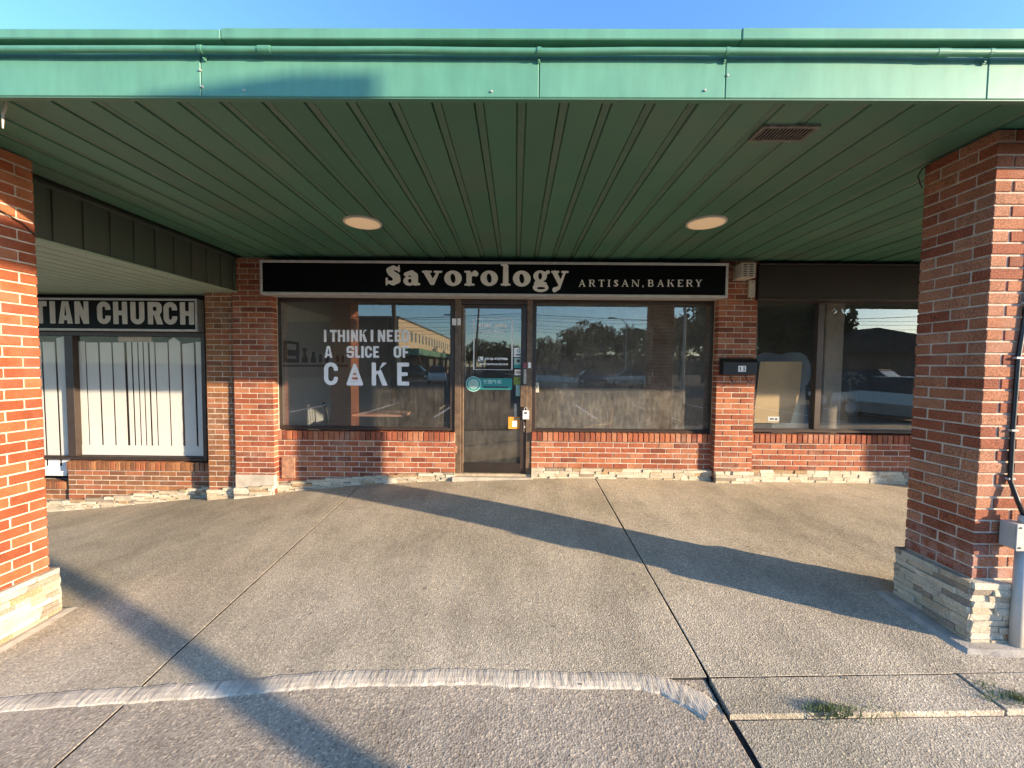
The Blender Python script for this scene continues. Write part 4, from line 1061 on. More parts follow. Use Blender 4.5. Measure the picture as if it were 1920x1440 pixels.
for ch, a, b in (('A',108,205),('R',250,340),('T',385,468),('I',508,552),('S',590,665),('A',703,800),('N',842,950),(',',985,1018),('B',1065,1148),('A',1195,1290),('K',1335,1430),('E',1478,1558),('R',1597,1690),('Y',1725,1815)):
    x0, zb_ = at(cv7(a), 537.5, yl); x1, _ = at(cv7(b), 537.5, yl); zt_ = az(cv7(a), 524.5, yl)
    w = (x1-x0)/(zt_-zb_)
    mb = glyph_obj('letter', serif(ch, w), w, -.15 if ch == ',' else 0, 1, x0, x1, zb_, zt_, yl, None, None, rows=26); mb.build('letter', M['ivory'], sg)
YS2 = YCH-.09
cs = sign_box('church_sign', 'black sign with grey capitals reading TIAN CHURCH beside the left column', -420, 556, 369, 618, 557, YS2, YCH+.03, .026, None)
0 and MB().box(ax(368, 587, YS2)+.0, ax(368, 587, YS2)+.012, YS2-.003, YS2+.0, az(370, 614, YS2), az(370, 562, YS2)).build('face_trim', M['silver'], cs)
cv1 = lambda c: 60+c/4.8
yl2 = YS2+.0075
lst = [('T',20,140),('I',165,215),('A',240,370),('N',388,515),('C',590,712),('H',735,862),('U',890,1016),('R',1045,1178),('C',1187,1310),('H',1335,1462)]
lst += [('S',-110,8),('I',-190,-140),('R',-340,-212),('H',-492,-366),('C',-640,-518)]
for ch, a, b in lst:
    sh = (b+a)/2/1500*8
    x0, zb_ = at(cv1(a), 608.0, yl2); x1, _ = at(cv1(b), 608, yl2); zt_ = az(200, 565.5, yl2); zb_ = az(200, 607.5, yl2)
    w = (x1-x0)/(zt_-zb_)
    mb = glyph_obj('letter', sans(ch, w, .24), w, 0, 1, x0, x1, zb_, zt_, yl2, None, None, rows=30); mb.build('letter', M['grey_letter'], cs)
# brown sign band over the neighbouring shop
x0, z1 = at(1424, 497, YW-.14); z0 = az(1424, 559, YW-.14)
t = empty('blank_sign_band', (x0, YW-.14, z0), 'plain dark brown sign band over the neighbouring window', 'sign band')
MB().box(x0, 5.6, YW-.14, YW+.018, z0, z1, .004).build('band_face', M['bronze_dark'], t)
MB().box(x0-.004, 5.6, YW-.15, YW+.0, z0-.016, z0-.002, .003).build('band_trim', M['bronze'], t)
MB().box(x0-.004, 5.6, YW-.16, YW+.0, z1+.002, z1+.020, .003).build('band_trim', M['bronze'], t)

# ------------------------------------------------------------------ things on the pier
yv = 4.75
x0, z1 = at(1391, 492, yv); x1, z0 = at(1417, 520, yv)
t = empty('siren_box', ((x0+x1)/2, yv, z0), 'aged white louvred alarm siren box on the pier beside the sign', 'alarm box')
MB().box(x0, x1, yv, YP-.002, z0, z1, .006).build('siren_case', M['white_box'], t)
for cx in (0, 1):
    for r in range(6):
        xa = lerp(x0, x1, .13+cx*.42); xb = xa+(x1-x0)*.26; zc1 = lerp(z1, z0, .12+r*.15)
        MB().box(xa, xb, yv-.0022, yv-.0005, zc1-.010, zc1).build('louvre_slot', M['dark'], t)
x0, z1 = at(1402, 526, YP); x1, z0 = at(1413, 558, YP)
t = empty('wall_bracket', ((x0+x1)/2, YP, z0), 'short pale metal bracket plate below the siren box', 'bracket')
MB().box(x0, x1, YP-.03, YP-.002, z0, z1, .003).build('plate', M['white_box'], t)
for zz in (z0+.02, z1-.03): MB().tube([((x0+x1)/2, YP-.035, zz), ((x0+x1)/2, YP-.029, zz)], .006, 8).build('screw', M['ink'], t)
# mailbox
ym = 4.85
x0, z1 = at(1357, 674, ym); x1, z0 = at(1419, 703, ym)
t = empty('mailbox', ((x0+x1)/2, ym, z0), 'black wall mailbox numbered 15 with two newspaper hooks', 'mailbox')
mb = MB()
prof_ = [(ym, z0), (ym-.0, z1-.035), (ym+.03, z1), (YP-.001, z1+.02), (YP-.001, z0)]
V = [(x0, a, b) for a, b in prof_]+[(x1, a, b) for a, b in prof_]
mb.add(V, [(0, 1, 2, 3, 4), (9, 8, 7, 6, 5)]+[(k, k+5, (k+1) % 5+5, (k+1) % 5) for k in range(5)])
mb.build('box_body', M['black'], t)
mb = MB(); pr2 = [(ym-.012, z1-.030), (ym+.026, z1+.006), (YP-.001, z1+.026), (YP-.001, z1+.022), (ym+.027, z1+.002), (ym-.008, z1-.034)]
V = [(x0-.008, a, b) for a, b in pr2]+[(x1+.008, a, b) for a, b in pr2]
mb.add(V, [tuple(range(6)), tuple(range(11, 5, -1))]+[(k, k+6, (k+1) % 6+6, (k+1) % 6) for k in range(6)]); mb.build('lid', M['black'], t)
for ch, a, b in (('1', 1384.5, 1391), ('5', 1391.5, 1398.5)):
    xa, zt_ = at(a, 686, ym); xb, zb_ = at(b, 697, ym)
    MB().box(xa, xb, ym-.002, ym-.0005, zb_, zt_).build('number_tile', M['vinyl'], t)
    textobj('number', ch, lerp(xa, xb, .25 if ch == '5' else .38), lerp(xa, xb, .78 if ch == '5' else .66), lerp(zb_, zt_, .15), lerp(zb_, zt_, .85), ym-.0028, M['ink'], t, .03)
for px in (1371, 1400):
    xh, zh = at(px, 703, ym)
    pts_ = [(xh, ym+.03, zh), (xh, ym+.015, zh-.03), (xh+.004, ym-.01, zh-.075), (xh+.018, ym-.03, zh-.095), (xh+.036, ym-.035, zh-.088), (xh+.045, ym-.03, zh-.06)]
    MB().tube(pts_, .0055, 8).build('paper_hook', M['black'], t, smooth=True)

# ------------------------------------------------------------------ conduit, cable, box on right column
xc1 = ax(1913, 1100, YC-.06); yc = YC-.058
zb1 = az(1905, 1222, yc); zbx0, zbx1 = az(1905, 1027, yc), az(1905, 980, yc)
t = empty('junction_box', (xc1, yc, zb1), 'grey junction box and pipe at the foot of the right column', 'junction box')
MB().box(xc1-.075, xc1+.055, yc-.028, yc+.050, zbx0, zbx1, .005).build('box_body', M['grey_metal'], t)
MB().box(xc1-.080, xc1+.060, yc-.036, yc-.0305, zbx0-.004, zbx1+.004, .002).build('box_cover', M['grey_metal'], t)
for sx in (-.062, .042): 
    for zz in (zbx0+.015, zbx1-.015): MB().tube([(xc1+sx, yc-.040, zz), (xc1+sx, yc-.035, zz)], .005, 8).build('screw', M['ink'], t)
MB().tube([(xc1-.005, yc, zb1-.06), (xc1, yc, zbx0+.01)], .027, 18).build('pipe', M['grey_metal'], t, smooth=True)
MB().tube([(xc1, yc, zbx1-.01), (xc1, yc, zbx1+.04)], .024, 16).build('pipe_collar', M['grey_metal'], t, smooth=True)
cb = empty('black_cable', (xc1, yc, zbx1), 'black cable running down the sunlit face of the right column', 'cable')
MB().tube([(xc1, yc, zbx1+.03), (xc1-.02, yc+.02, zbx1+.12), (xc1-.035, yc+.045, zbx1+.22), (xc1-.030, yc+.052, zbx1+.5), (xc1-.025, yc+.052, zbx1+.9), (xc1+.01, yc+.05, zbx1+1.3), (xc1+.03, yc+.05, ZC-.03)], .011, 10).build('cable_run', M['black'], cb, smooth=True)
for dz_ in (.23, .5, .9, 1.2):
    MB().box(xc1-.05+(.03 if dz_ > 1 else 0), xc1-.01+(.03 if dz_ > 1 else 0), yc+.038, yc+.069, zbx1+dz_-.006, zbx1+dz_+.006, .002).build('cable_clip', M['grey_metal'], cb)
# old wire curls by the column heads
MB().tube([(XR-.002, 2.60, ZC-.02), (XR-.03, 2.61, ZC-.04), (XR-.045, 2.62, ZC-.08), (XR-.02, 2.63, ZC-.12), (XR-.004, 2.63, ZC-.15)], .004, 6).build('loose_wire', M['black'], None, 'short curl of loose wire at the head of the right column', 'wire', smooth=True)
MB().tube([(XL+.006, 2.27, ZC-.33), (XL+.012, 2.32, ZC-.37), (XL+.010, 2.45, ZC-.40), (XL+.016, 2.55, ZC-.44), (XL+.004, 2.63, ZC-.50)], .004, 6).build('loose_wire', M['bronze'], None, 'thin loose wire crossing the upper side of the left column', 'wire', smooth=True)

# ------------------------------------------------------------------ church card strips
ych = YCH+.02+.075
xs_px = [(62, 88, 0, 0), (104, 122, .5, 8)]
c4 = lambda c: c/3.0
def strip(pa, pb, pyt, peak=0, pyb=838, lean=0):
    xa, zt_ = at(pa, pyt, ych); xb = ax(pb, pyt, ych); zb_ = az(pa, pyb, ych)
    lx = lean*.01
    xm = lerp(xa, xb, .45)
    if peak > 0: poly = [(xa+lx, zb_), (xb+lx, zb_), (xb, zt_), (xm, zt_+peak), (xa, zt_+peak*.3)]
    elif peak < 0: poly = [(xa+lx, zb_), (xb+lx, zb_), (xb, zt_-peak), (xa, zt_)]
    else: poly = [(xa+lx, zb_), (xb+lx, zb_), (xb, zt_), (xa, zt_)]
    return MB().prism(poly, ych, ych+.004)
cd = empty('card_strips', (ax(260, 800, ych), ych, az(260, 850, ych)), 'white upright card strips lined up behind the church window glass', 'window screen')
w1 = [(137, 158.5, 640, 0), (161, 183, 642, 0), (186.5, 208, 642, 0), (211, 232, 642, 0), (237, 245, 641, 0), (248, 256.5, 641, 0), (259, 266.5, 641, 0), (269, 276.5, 641, 0), (280, 288.5, 641, 0), (291, 313.5, 642, 0), (316, 337.5, 641, .06), (341.5, 363, 645, -.02), (366.5, 384.5, 641, 0), (79.5, 102, 641, 0), (105.5, 122, 634, -.03), (54, 76, 641, 0), (28, 50, 641, 0), (0, 24, 641, 0), (-30, -3, 641, 0)]
for (a, b, c, d) in w1:
    lowb = 886 if b < 125 else 838
    strip(a, b, c, d, lowb, lean=.9).build('card_strip', M['paper'], cd)
x0, z1 = at(136, 834, ych-.006); x1, z0 = at(386, 855, ych-.006)
MB().box(x0, x1, ych-.008, ych-.003, z0, z1).build('bottom_sheet', M['paper'], cd)
x0, z1 = at(-30, 872, ych-.006); x1, z0 = at(126, 892, ych-.006)
MB().box(x0, x1, ych-.008, ych-.003, z0, z1).build('bottom_sheet', M['paper'], cd)
x0, z1 = at(218, 627.5, ych); x1, z0 = at(281, 642, ych)
MB().box(x0, x1, ych+.01, ych+.05, z0, z1, .012).build('tan_bundle', M['tan'], cd)
for k, px in enumerate((159.5, 184.5, 234.5, 246.5, 314.5, 339.5, 103.5)):
    xa, zt_ = at(px-2, 650, ych+.02); xb, zb_ = at(px+3.5, 835, ych+.02)
    MB().box(xa, xb+.02, ych+.012, ych+.015, zb_, zt_).build('red_strip', M['red_gap'], cd)
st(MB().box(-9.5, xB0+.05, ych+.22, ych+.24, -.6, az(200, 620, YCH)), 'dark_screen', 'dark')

# ------------------------------------------------------------------ interior things seen through the glass
M['wood'] = simple('chair_wood', (.22, .12, .06), .5, 0, .2, 20)
M['bent_dark'] = simple('dark_bentwood', (.03, .022, .018), .4)
M['pink_top'] = simple('rosy_table_top', (.50, .26, .18), .5)
def chair(label, x, y, rz, mat, arms=False):
    t = empty('cafe_chair', (0, 0, 0), label, 'chair', 'chairs inside the bakery')
    MB().box(-.21, .21, -.21, .21, .43, .46, .012).build('seat', M[mat], t)
    for sx in (-1, 1):
        MB().tube([(sx*.20, -.20, 0), (sx*.18, -.18, .43)], [.012, .016], 8).build('leg', M[mat], t)
        MB().tube([(sx*.20, .22, 0), (sx*.18, .19, .45), (sx*.19, .25, .86)], [.012, .016, .013], 8).build('back_leg', M[mat], t)
        if arms: MB().tube([(sx*.2, -.17, .45), (sx*.22, -.17, .62), (sx*.22, .0, .65), (sx*.19, .21, .66)], .012, 8).build('arm', M[mat], t)
    MB().tube([(-.19, .25, .84), (-.1, .27, .88), (.1, .27, .88), (.19, .25, .84)], .02, 8).build('back_rail', M[mat], t)
    MB().tube([(-.185, .22, .64), (.185, .22, .64)], .012, 8).build('back_rail', M[mat], t)
    for k in range(3): MB().tube([(-.1+.1*k, .20, .46), (-.1+.1*k, .265, .86)], .008, 6).build('spindle', M[mat], t)
    t.location = (x, y, .06); t.rotation_euler = (0, 0, rz); return t
def iz(px, py, Y): return at(px, py, Y)
chair('dark bentwood chair behind the left window, left of the table', ax(645, 700, 5.75), 5.75, R(115), 'bent_dark')
chair('dark bentwood chair behind the left window, right of the table', ax(815, 700, 5.8), 5.8, R(-120), 'bent_dark')
chair('wooden armchair behind the right window, seen side on', ax(1108, 700, 5.65), 5.65, R(-80), 'wood', True)
chair('black high backed chair at the right end inside the right window', ax(1300, 700, 5.7), 5.7, R(10), 'bent_dark', True)
tx = ax(722, 700, 5.75)
t = empty('cafe_table', (tx, 5.75, .06), 'small wooden table behind the left window between two chairs', 'table')
MB().box(tx-.36, tx+.36, 5.45, 6.05, .79, .82, .006).build('table_top', M['pink_top'], t)
MB().tube([(tx, 5.75, .09), (tx, 5.75, .78)], .03, 12).build('table_leg', M['black'], t); MB().tube([(tx, 5.75, .06), (tx, 5.75, .085)], .22, 24).build('table_foot', M['black'], t)
# counter at the back right
cx0, cx1 = ax(1050, 760, 7.6), ax(1300, 760, 7.6)
t = empty('counter', ((cx0+cx1)/2, 7.6, .06), 'pale service counter inside the bakery behind the right window', 'counter')
MB().box(cx0, cx1, 7.6, 8.3, .06, 1.02).build('counter_front', M['int_wall'], t); MB().box(cx0-.03, cx1+.03, 7.56, 8.34, 1.02, 1.06, .006).build('counter_top', M['ivory'], t)
# framed decal shelf on the left interior wall: on back wall panel
t = empty('wall_shelf', (XI0, 6.1, CZ-.0), 'black wall shelf line with coffee making shapes inside the left window', 'shelf')
def wy(px): return (XI0+.03)*750/(px-966)
zs_ = lambda px, py: az(px, py, wy(px))
MB().box(XI0+.001, XI0+.03, wy(531), wy(651), zs_(590, 687.5), zs_(590, 684.5)).build('shelf_board', M['black'], t)
def deco(px0, py0, px1, py1, nm, kind):
    ya, yb3 = wy(px0), wy(px1); pm_ = (px0+px1)/2; zb_, zt_ = zs_(pm_, py1), zs_(pm_, py0); ym_ = (ya+yb3)/2; w2 = (yb3-ya)/2; h = zt_-zb_; X0, X1 = XI0+.001, XI0+.02
    mb = MB()
    if kind == 'machine':
        mb.box(X0, X1, ya, yb3, zb_, zb_+h*.18).box(X0, X1, ya, ya+w2*.3, zb_+h*.18, zt_).box(X0, X1, ya+w2*.3, yb3, zt_-h*.12, zt_).box(X0, X1, yb3-w2*.25, yb3, zb_+h*.18, zt_-h*.12).box(X0, X1, ya+w2*.55, yb3-w2*.35, zb_+h*.32, zb_+h*.6)
    else:
        p3 = {'pot': [.7, .8, .55, .25, .5], 'grinder': [.8, .9, .35, .25, .7], 'cup': [.25, .8, 1, .8, .25]}[kind]; n_ = len(p3)
        V = [(X, ym_+sg_*w2*p_, lerp(zb_, zt_, k/4)) for X in (X0, X1) for sg_ in (-1, 1) for k, p_ in enumerate(p3)]
        for k in range(n_-1): mb.add([V[k], V[k+1], V[n_+k+1], V[n_+k], V[2*n_+k], V[2*n_+k+1], V[3*n_+k+1], V[3*n_+k]], [(0, 1, 2, 3), (4, 5, 6, 7), (0, 1, 5, 4), (3, 2, 6, 7), (0, 3, 7, 4), (1, 2, 6, 5)])
    mb.build(nm, M['black'], t)
deco(533, 640, 560, 680, 'coffee_machine', 'machine'); deco(566, 653, 577, 680, 'hand_grinder', 'grinder'); deco(583, 660, 593, 680, 'jug', 'pot'); deco(598, 664, 604, 680, 'cup', 'cup'); deco(610, 664, 616, 680, 'cup', 'cup'); deco(630, 666, 636, 680, 'cup', 'cup'); deco(640, 666, 645, 680, 'cup', 'cup')
# ------ neighbouring shop interior
M['beige'] = simple('beige_board', (.55, .40, .22), .8, 0, .08, 4)
M['blue_arch'] = simple('dusty_blue_board', (.06, .11, .15), .55, 0, .3, 5)
M['curtain'] = simple('grey_brown_pillar', (.34, .28, .22), .8)
ybd = YG+.14
pts_ = [(1425.5, 678), (1504, 678), (1499, 740), (1482, 793), (1412, 793)]
poly = [at(a, b, ybd) for a, b in pts_]
MB().prism(poly, ybd, ybd+.01).build('beige_board', M['beige'], None, 'beige board leaning inside the neighbouring window', 'board')
x0, z1 = at(1440, 781, ybd-.003); x1, z0 = at(1461, 790, ybd-.003)
t = empty('board_label', (x0, ybd, z0), 'small white printed label at the foot of the beige board', 'label')
MB().box(x0, x1, ybd-.003, ybd-.001, z0, z1).build('label_card', M['vinyl'], t); MB().box(lerp(x0, x1, .18), lerp(x0, x1, .5), ybd-.0045, ybd-.0035, lerp(z0, z1, .35), lerp(z0, z1, .65)).build('printed_mark', M['ink'], t); MB().box(lerp(x0, x1, .62), lerp(x0, x1, .82), ybd-.0045, ybd-.0035, lerp(z0, z1, .3), lerp(z0, z1, .65)).build('printed_mark', M['ink'], t)
yar = ybd+.12
ap = [(1400, 812), (1400, 690), (1413, 672), (1430, 661), (1445, 661), (1463, 666), (1480, 661), (1500, 660), (1513, 668), (1521, 690), (1519, 712), (1510, 724), (1512, 760), (1516, 812)]
MB().prism([at(a, b, yar) for a, b in ap], yar, yar+.03).build('arched_board', M['blue_arch'], None, 'dark blue wavy topped board behind the beige board', 'board')
x0 = ax(1547, 650, yar+.25); x1 = ax(1582, 650, yar+.25)
MB().box(x0, x1, yar+.25, yar+.45, .06, ZC, .01).build('inside_pillar', M['curtain'], None, 'grey brown pillar inside the neighbouring shop behind the mullion', 'pillar')
M['leaf'] = simple('plant_leaf', (.16, .17, .11), .6, 0, .3, 10)
t = empty('potted_plant', (ax(1594, 722, 5.6), 5.6, az(1594, 728, 5.6)), 'small leafy plant inside the neighbouring window, right of the pillar', 'plant')
mb = MB(); rs = random.Random(5); bx, bz = ax(1594, 722, 5.6), az(1594, 728, 5.6)
for k in range(60):
    a, b = rs.uniform(0, 6.28), rs.uniform(.04, .16); hx, hz = bx+math.cos(a)*b, bz+.06+rs.uniform(-.02, .16)
    d1 = Vector((math.cos(a), rs.uniform(-.6, .6), rs.uniform(-.3, .7))).normalized()*.028; d2 = Vector((-math.sin(a)*.3, .4, .6)).normalized()*.010; c = Vector((hx, 5.6+math.sin(a)*b, hz))
    mb.add([c-d1, c+d2, c+d1, c-d2], [(0, 1, 2, 3)])
mb.build('foliage', M['leaf'], t); MB().tube([(bx, 5.6, bz-.1), (bx, 5.6, bz+.14)], .005, 6).build('stem', M['leaf'], t)
MB().tube([(bx, 5.6, bz-.22), (bx, 5.6, bz-.06)], [.06, .08], 16).build('pot', M['black'], t)
ysf = 5.75; x0, z1 = at(1512, 728, ysf); x1, z0 = at(1576, 742, ysf)
t = empty('striped_cushion', ((x0+x1)/2, ysf, z0), 'cream striped cushion behind the neighbouring window mullion', 'cushion')
for k in range(14):
    xa = lerp(x0, x1, k/14); xb = lerp(x0, x1, (k+1)/14); hh = math.sin(math.pi*(k+.5)/14)**.5
    MB().box(xa, xb-.001, ysf, ysf+.25, z0, lerp(z0, z1, hh), .006).build('stripe', M['vinyl'] if k % 2 else M['black'], t)
MB().box(x0-.1, x1+.25, ysf-.02, ysf+.6, .06, z0-.004, .01).build('dark_bench', M['bent_dark'], None, 'dark bench under the striped cushion inside the neighbouring shop', 'bench')

M['bark_chip'] = simple('dead_leaf', (.13, .09, .05), .9, 0, .4, 40)
# ------------------------------------------------------------------ weeds
M['grass'] = simple('weed_green', (.16, .19, .065), .7, 0, .3, 30)
def weed(px, py, n, spread, label, seed):
    c = at_ground(px, py); rs = random.Random(seed); mb = MB()
    for k in range(n):
        a = rs.uniform(0, 6.28); r_ = rs.uniform(0, spread); x = c.x+math.cos(a)*r_*1.6; y = c.y+math.sin(a)*r_*.45; z = gz(x, y)-.015
        h = rs.uniform(.015, .05); lean = Vector((rs.uniform(-1, 1), rs.uniform(-1, 1), 0))*.03; w_ = rs.uniform(.001, .0022)
        s = Vector((math.cos(a), math.sin(a), 0))*w_; b = Vector((x, y, z)); m1 = b+lean*.4+Vector((0, 0, h*.6)); tp = b+lean+Vector((0, 0, h))
        mb.add([b-s, b+s, m1+s*.8, m1-s*.8, tp], [(0, 1, 2, 3), (3, 2, 4)])
    mb.build('weed_tuft', M['grass'], None, label, 'weed', 'weeds in the pavement joints')
weed(1552, 1332, 420, .07, 'grass tuft in the middle of the pavement joint, bottom right', 1)
weed(1905, 1312, 420, .09, 'grass tuft in the joint at the right edge, below the column', 2)
weed(1600, 1336, 110, .14, 'thin straggly weeds right of the middle grass tuft', 6)
weed(1842, 1287, 60, .05, 'sparse weeds in the joint just below the right column', 4)

mb = MB(); rs = random.Random(11)
for k in range(150):
    if k < 90: x = rs.uniform(-3, 5); y = rs.choice((YJ, YK))+rs.gauss(0, .02) if x > XJ else 4.9+rs.gauss(0, .05)
    else: x = rs.uniform(-3, 4); y = rs.uniform(1.2, 4.9)
    z = gz(x, y)+.002; a = rs.uniform(0, 3.14); l = rs.uniform(.003, .010); w_ = l*rs.uniform(.3, .7)
    d = Vector((math.cos(a), math.sin(a), 0)); e = Vector((-d.y, d.x, 0)); c = Vector((x, y, z))
    mb.add([c-d*l, c-e*w_+Vector((0, 0, .003)), c+d*l, c+e*w_+Vector((0, 0, .004))], [(0, 1, 2, 3)])
tag(mb.build('litter', M['bark_chip'] if 'bark_chip' in M else M['rust']), 'tiny dead leaf scraps scattered on the pavement joints', 'litter', kind='stuff')
# ------------------------------------------------------------------ behind the camera: what the glass reflects and what casts the soft shadow
# lamp post whose shadow crosses the pavement and the fascia
t_ = 4.0; PX, PY = -1.27+1.925*t_, YFA-1.0*t_; D_ = 2.1692*t_; pv = Vector((.461, .8874, 0)); tz = .2213
lp = empty('lamp_post', (PX, PY, -.22), 'tall car park lamp post outside the frame casting the soft shadow', 'lamp post')
MB().tube([(PX, PY, -.25), (PX, PY, CZ+1.1+tz*D_)], [.085, .075], 14).build('pole', M['grey_metal'], lp, smooth=True)
MB().tube([(PX, PY, -.25), (PX, PY, .35)], .16, 16).build('concrete_base', M['cement'], lp)
shp = [(-.64, 1.33), (-1.05, 1.33), (-1.70, 1.235), (-2.45, 1.03), (-2.45, .80), (-1.70, .95), (-1.0, 1.06), (-.64, 1.10)]
V = []
for s in (-.12, .12):
    for X_, Z_ in shp:
        a_ = (X_+1.27)*(-.8874); q = Vector((PX, PY, 0))+pv*((X_+1.27)*.461)+Vector((-.8874, .461, 0))*s
        V.append((q.x, q.y, CZ+Z_+tz*(D_+a_)))
n = len(shp)
mb = MB(); mb.add(V, [tuple(range(n)), tuple(range(2*n-1, n-1, -1))]+[(i, i+n, (i+1) % n+n, (i+1) % n) for i in range(n)]); mb.build('lamp_head', M['grey_metal'], lp)

def leafy(name, seed, n, rx, rz_, th, leaf=.28):
    rs = np.random.RandomState(seed); mb = MB(); cl_ = []
    for k in range(26):
        v = rs.normal(size=3); v /= np.linalg.norm(v); v *= rs.uniform(.35, 1)
        cl_.append((v[0]*rx*.8, v[1]*rx*.8, th+rz_+v[2]*rz_*.85, rs.uniform(.22, .42)*rx))
    for k in range(n):
        c = cl_[rs.randint(len(cl_))]; v = rs.normal(size=3); v /= np.linalg.norm(v); v *= c[3]*rs.uniform(.6, 1.05)
        p_ = Vector((c[0]+v[0], c[1]+v[1], c[2]+v[2]*.8)); a = Vector(rs.normal(size=3)).normalized(); b = a.orthogonal().normalized(); s = leaf*rs.uniform(.5, 1.2)
        mb.add([p_-a*s, p_+b*s*.5, p_+a*s, p_-b*s*.5], [(0, 1, 2, 3)])
    me = bpy.data.meshes.new(name); me.from_pydata(mb.v, [], mb.f); return me
M['tree_leaf'] = simple('tree_leaf', (.055, .075, .03), .7, 0, .35, 2)
M['bark'] = simple('bark', (.09, .07, .05), .9)
crowns = [leafy('crown', s, 3400, 4.2, 3.4, 2.6) for s in (1, 2, 3)]
for c in crowns: c.materials.append(M['tree_leaf'])
trk = MB().tube([(0, 0, 0), (.1, .05, 1.8), (-.05, .1, 4.2), (.1, 0, 6.6)], [.28, .22, .14, .05], 10)
for k in range(6):
    a = k*1.05; trk.tube([(0, 0, 2.2+k*.45), (math.cos(a)*1.2, math.sin(a)*1.2, 3.8+k*.45), (math.cos(a)*2.4, math.sin(a)*2.4, 4.9+k*.45)], [.11, .07, .03], 7)
trk = trk.mesh('trunk', True); trk.materials.append(M['bark'])
def mirr(px, dist):     # position of a reflected thing: distance behind the glass measured from the mirrored camera
    return (px-967)/750*dist, 2*(yF+.045)-dist
tr_list = [(1030, 78, .84), (1072, 74, .98), (1112, 72, 1.10), (1152, 76, 1.04), (1190, 74, .98), (1232, 66, 1.02), (1275, 52, 1.0), (1318, 46, 1.12), (905, 84, .86), (935, 80, .75), (880, 92, .7), (960, 88, .72), (1000, 84, .74), (1425, 36, 1.05), (1462, 38, 1.15), (1500, 37, 1.05), (1548, 40, .72), (1592, 44, .66), (1385, 42, 1.0), (560, 60, .8), (600, 64, .75)]
TL = ['lowest rounded tree at the left end of the row mirrored in the right window', 'second tree of the row mirrored in the right window', 'third tree of the row mirrored in the right window, the highest', 'fourth tree of the row mirrored in the right window', 'fifth tree of the row, by the mirrored street lamp', 'sixth tree, just left of the mirrored brick column', 'tree behind the mirrored brick column in the right window', 'big near tree right of the mirrored column in the right window',
 'tree at the left of the store hours box, mirrored in the door', 'tree behind the store hours box, mirrored in the door', 'tree at the left jamb, mirrored in the door glass', 'small tree at the right stile, mirrored in the door glass', 'tree at the door jamb, hidden between door and right window', 'big tree left in the neighbouring window, above the beige board', 'second big tree above the beige board in the neighbouring window', 'third big tree, left of the neighbouring mullion', 'tree behind the inside pillar of the neighbouring window', 'tree over the gable mirrored in the neighbouring window', 'tree hidden by the mailbox pier from this side', 'tree mirrored at the far left of the slogan window', 'small tree mirrored left of the word think']
for i, (px, dist, sc) in enumerate(tr_list):
    x, y = mirr(px, dist)
    t = empty('street_tree', (x, y, -.25), 'broad leafy tree across the car park, number of its kind seen only as a reflection', 'tree', 'trees reflected in the shop glass')
    t['label'] = TL[i]
    t.scale = (sc, sc, sc); t.rotation_euler = (0, 0, i*1.3)
    for nm, me in (('trunk', trk), ('crown', crowns[i % 3])):
        o = bpy.data.objects.new(nm, me); COL.objects.link(o); o.parent = t
# wing of the plaza seen in the left window
M['cream_wall'] = simple('cream_render', (.55, .47, .33), .8, 0, .06, 1)
M['dark_wall'] = simple('shaded_brick_end', (.12, .07, .05), .85)  # plaza end wall's shade is put into this colour; other walls are simply dark
bw = empty('plaza_wing', (-19, -60, -.2), 'cream two storey plaza wing with a row of windows, mirrored in the left window', 'building')
XBW = -16.2
MB().box(-34, XBW, -98, -45, -.25, 8.0).build('wall', M['cream_wall'], bw)
MB().box(-34.1, XBW-.3, -44.99, -44.8, -.25, 8.05).build('end_wall', M['dark_wall'], bw)
MB().box(-34.2, XBW+.15, -98, -45.0, 8.01, 8.25).build('roof_cap', M['bronze'], bw)
for k in range(20):
    y = -46.5-k*2.5; MB().box(XBW-.05, XBW+.02, y-.9, y, 5.2, 6.7).build('window', M['car_glass'], bw)
MB().box(XBW+.01, XBW+2.6, -98, -46, 3.0, 3.9).build('arcade_fascia', M['fascia'], bw)
for k in range(9):
    y = -46.5-k*5.5; MB().box(XBW+2.2, XBW+2.6, y-.4, y, -.25, 3.0).build('arcade_post', M['brick_brown'], bw)
MB().box(XBW+.005, XBW+.06, -97, -46.2, .4, 2.8).build('shop_glazing', M['car_glass'], bw)
# gabled house seen in the neighbouring window
x, y = mirr(1640, 34)
hb = empty('gabled_building', (x, y, -.25), 'dark gabled building mirrored in the neighbouring window', 'building')
M['dark_roof'] = simple('dark_shingle', (.05, .048, .045), .9)
MB().box(x-5.5, x+8, y-8, y, -.25, 3.0).build('wall', M['dark_wall'], hb)
MB().prism([(x-6, 3.0), (x+8.5, 3.0), (x+4.5, 4.2), (x-.5, 5.0)], y-8.4, y+.4).build('roof', M['dark_roof'], hb)
for k in range(3): MB().box(x-4+k*3.6, x-2.4+k*3.6, y+.005, y+.05, .8, 2.2).build('window', M['car_glass'], hb)
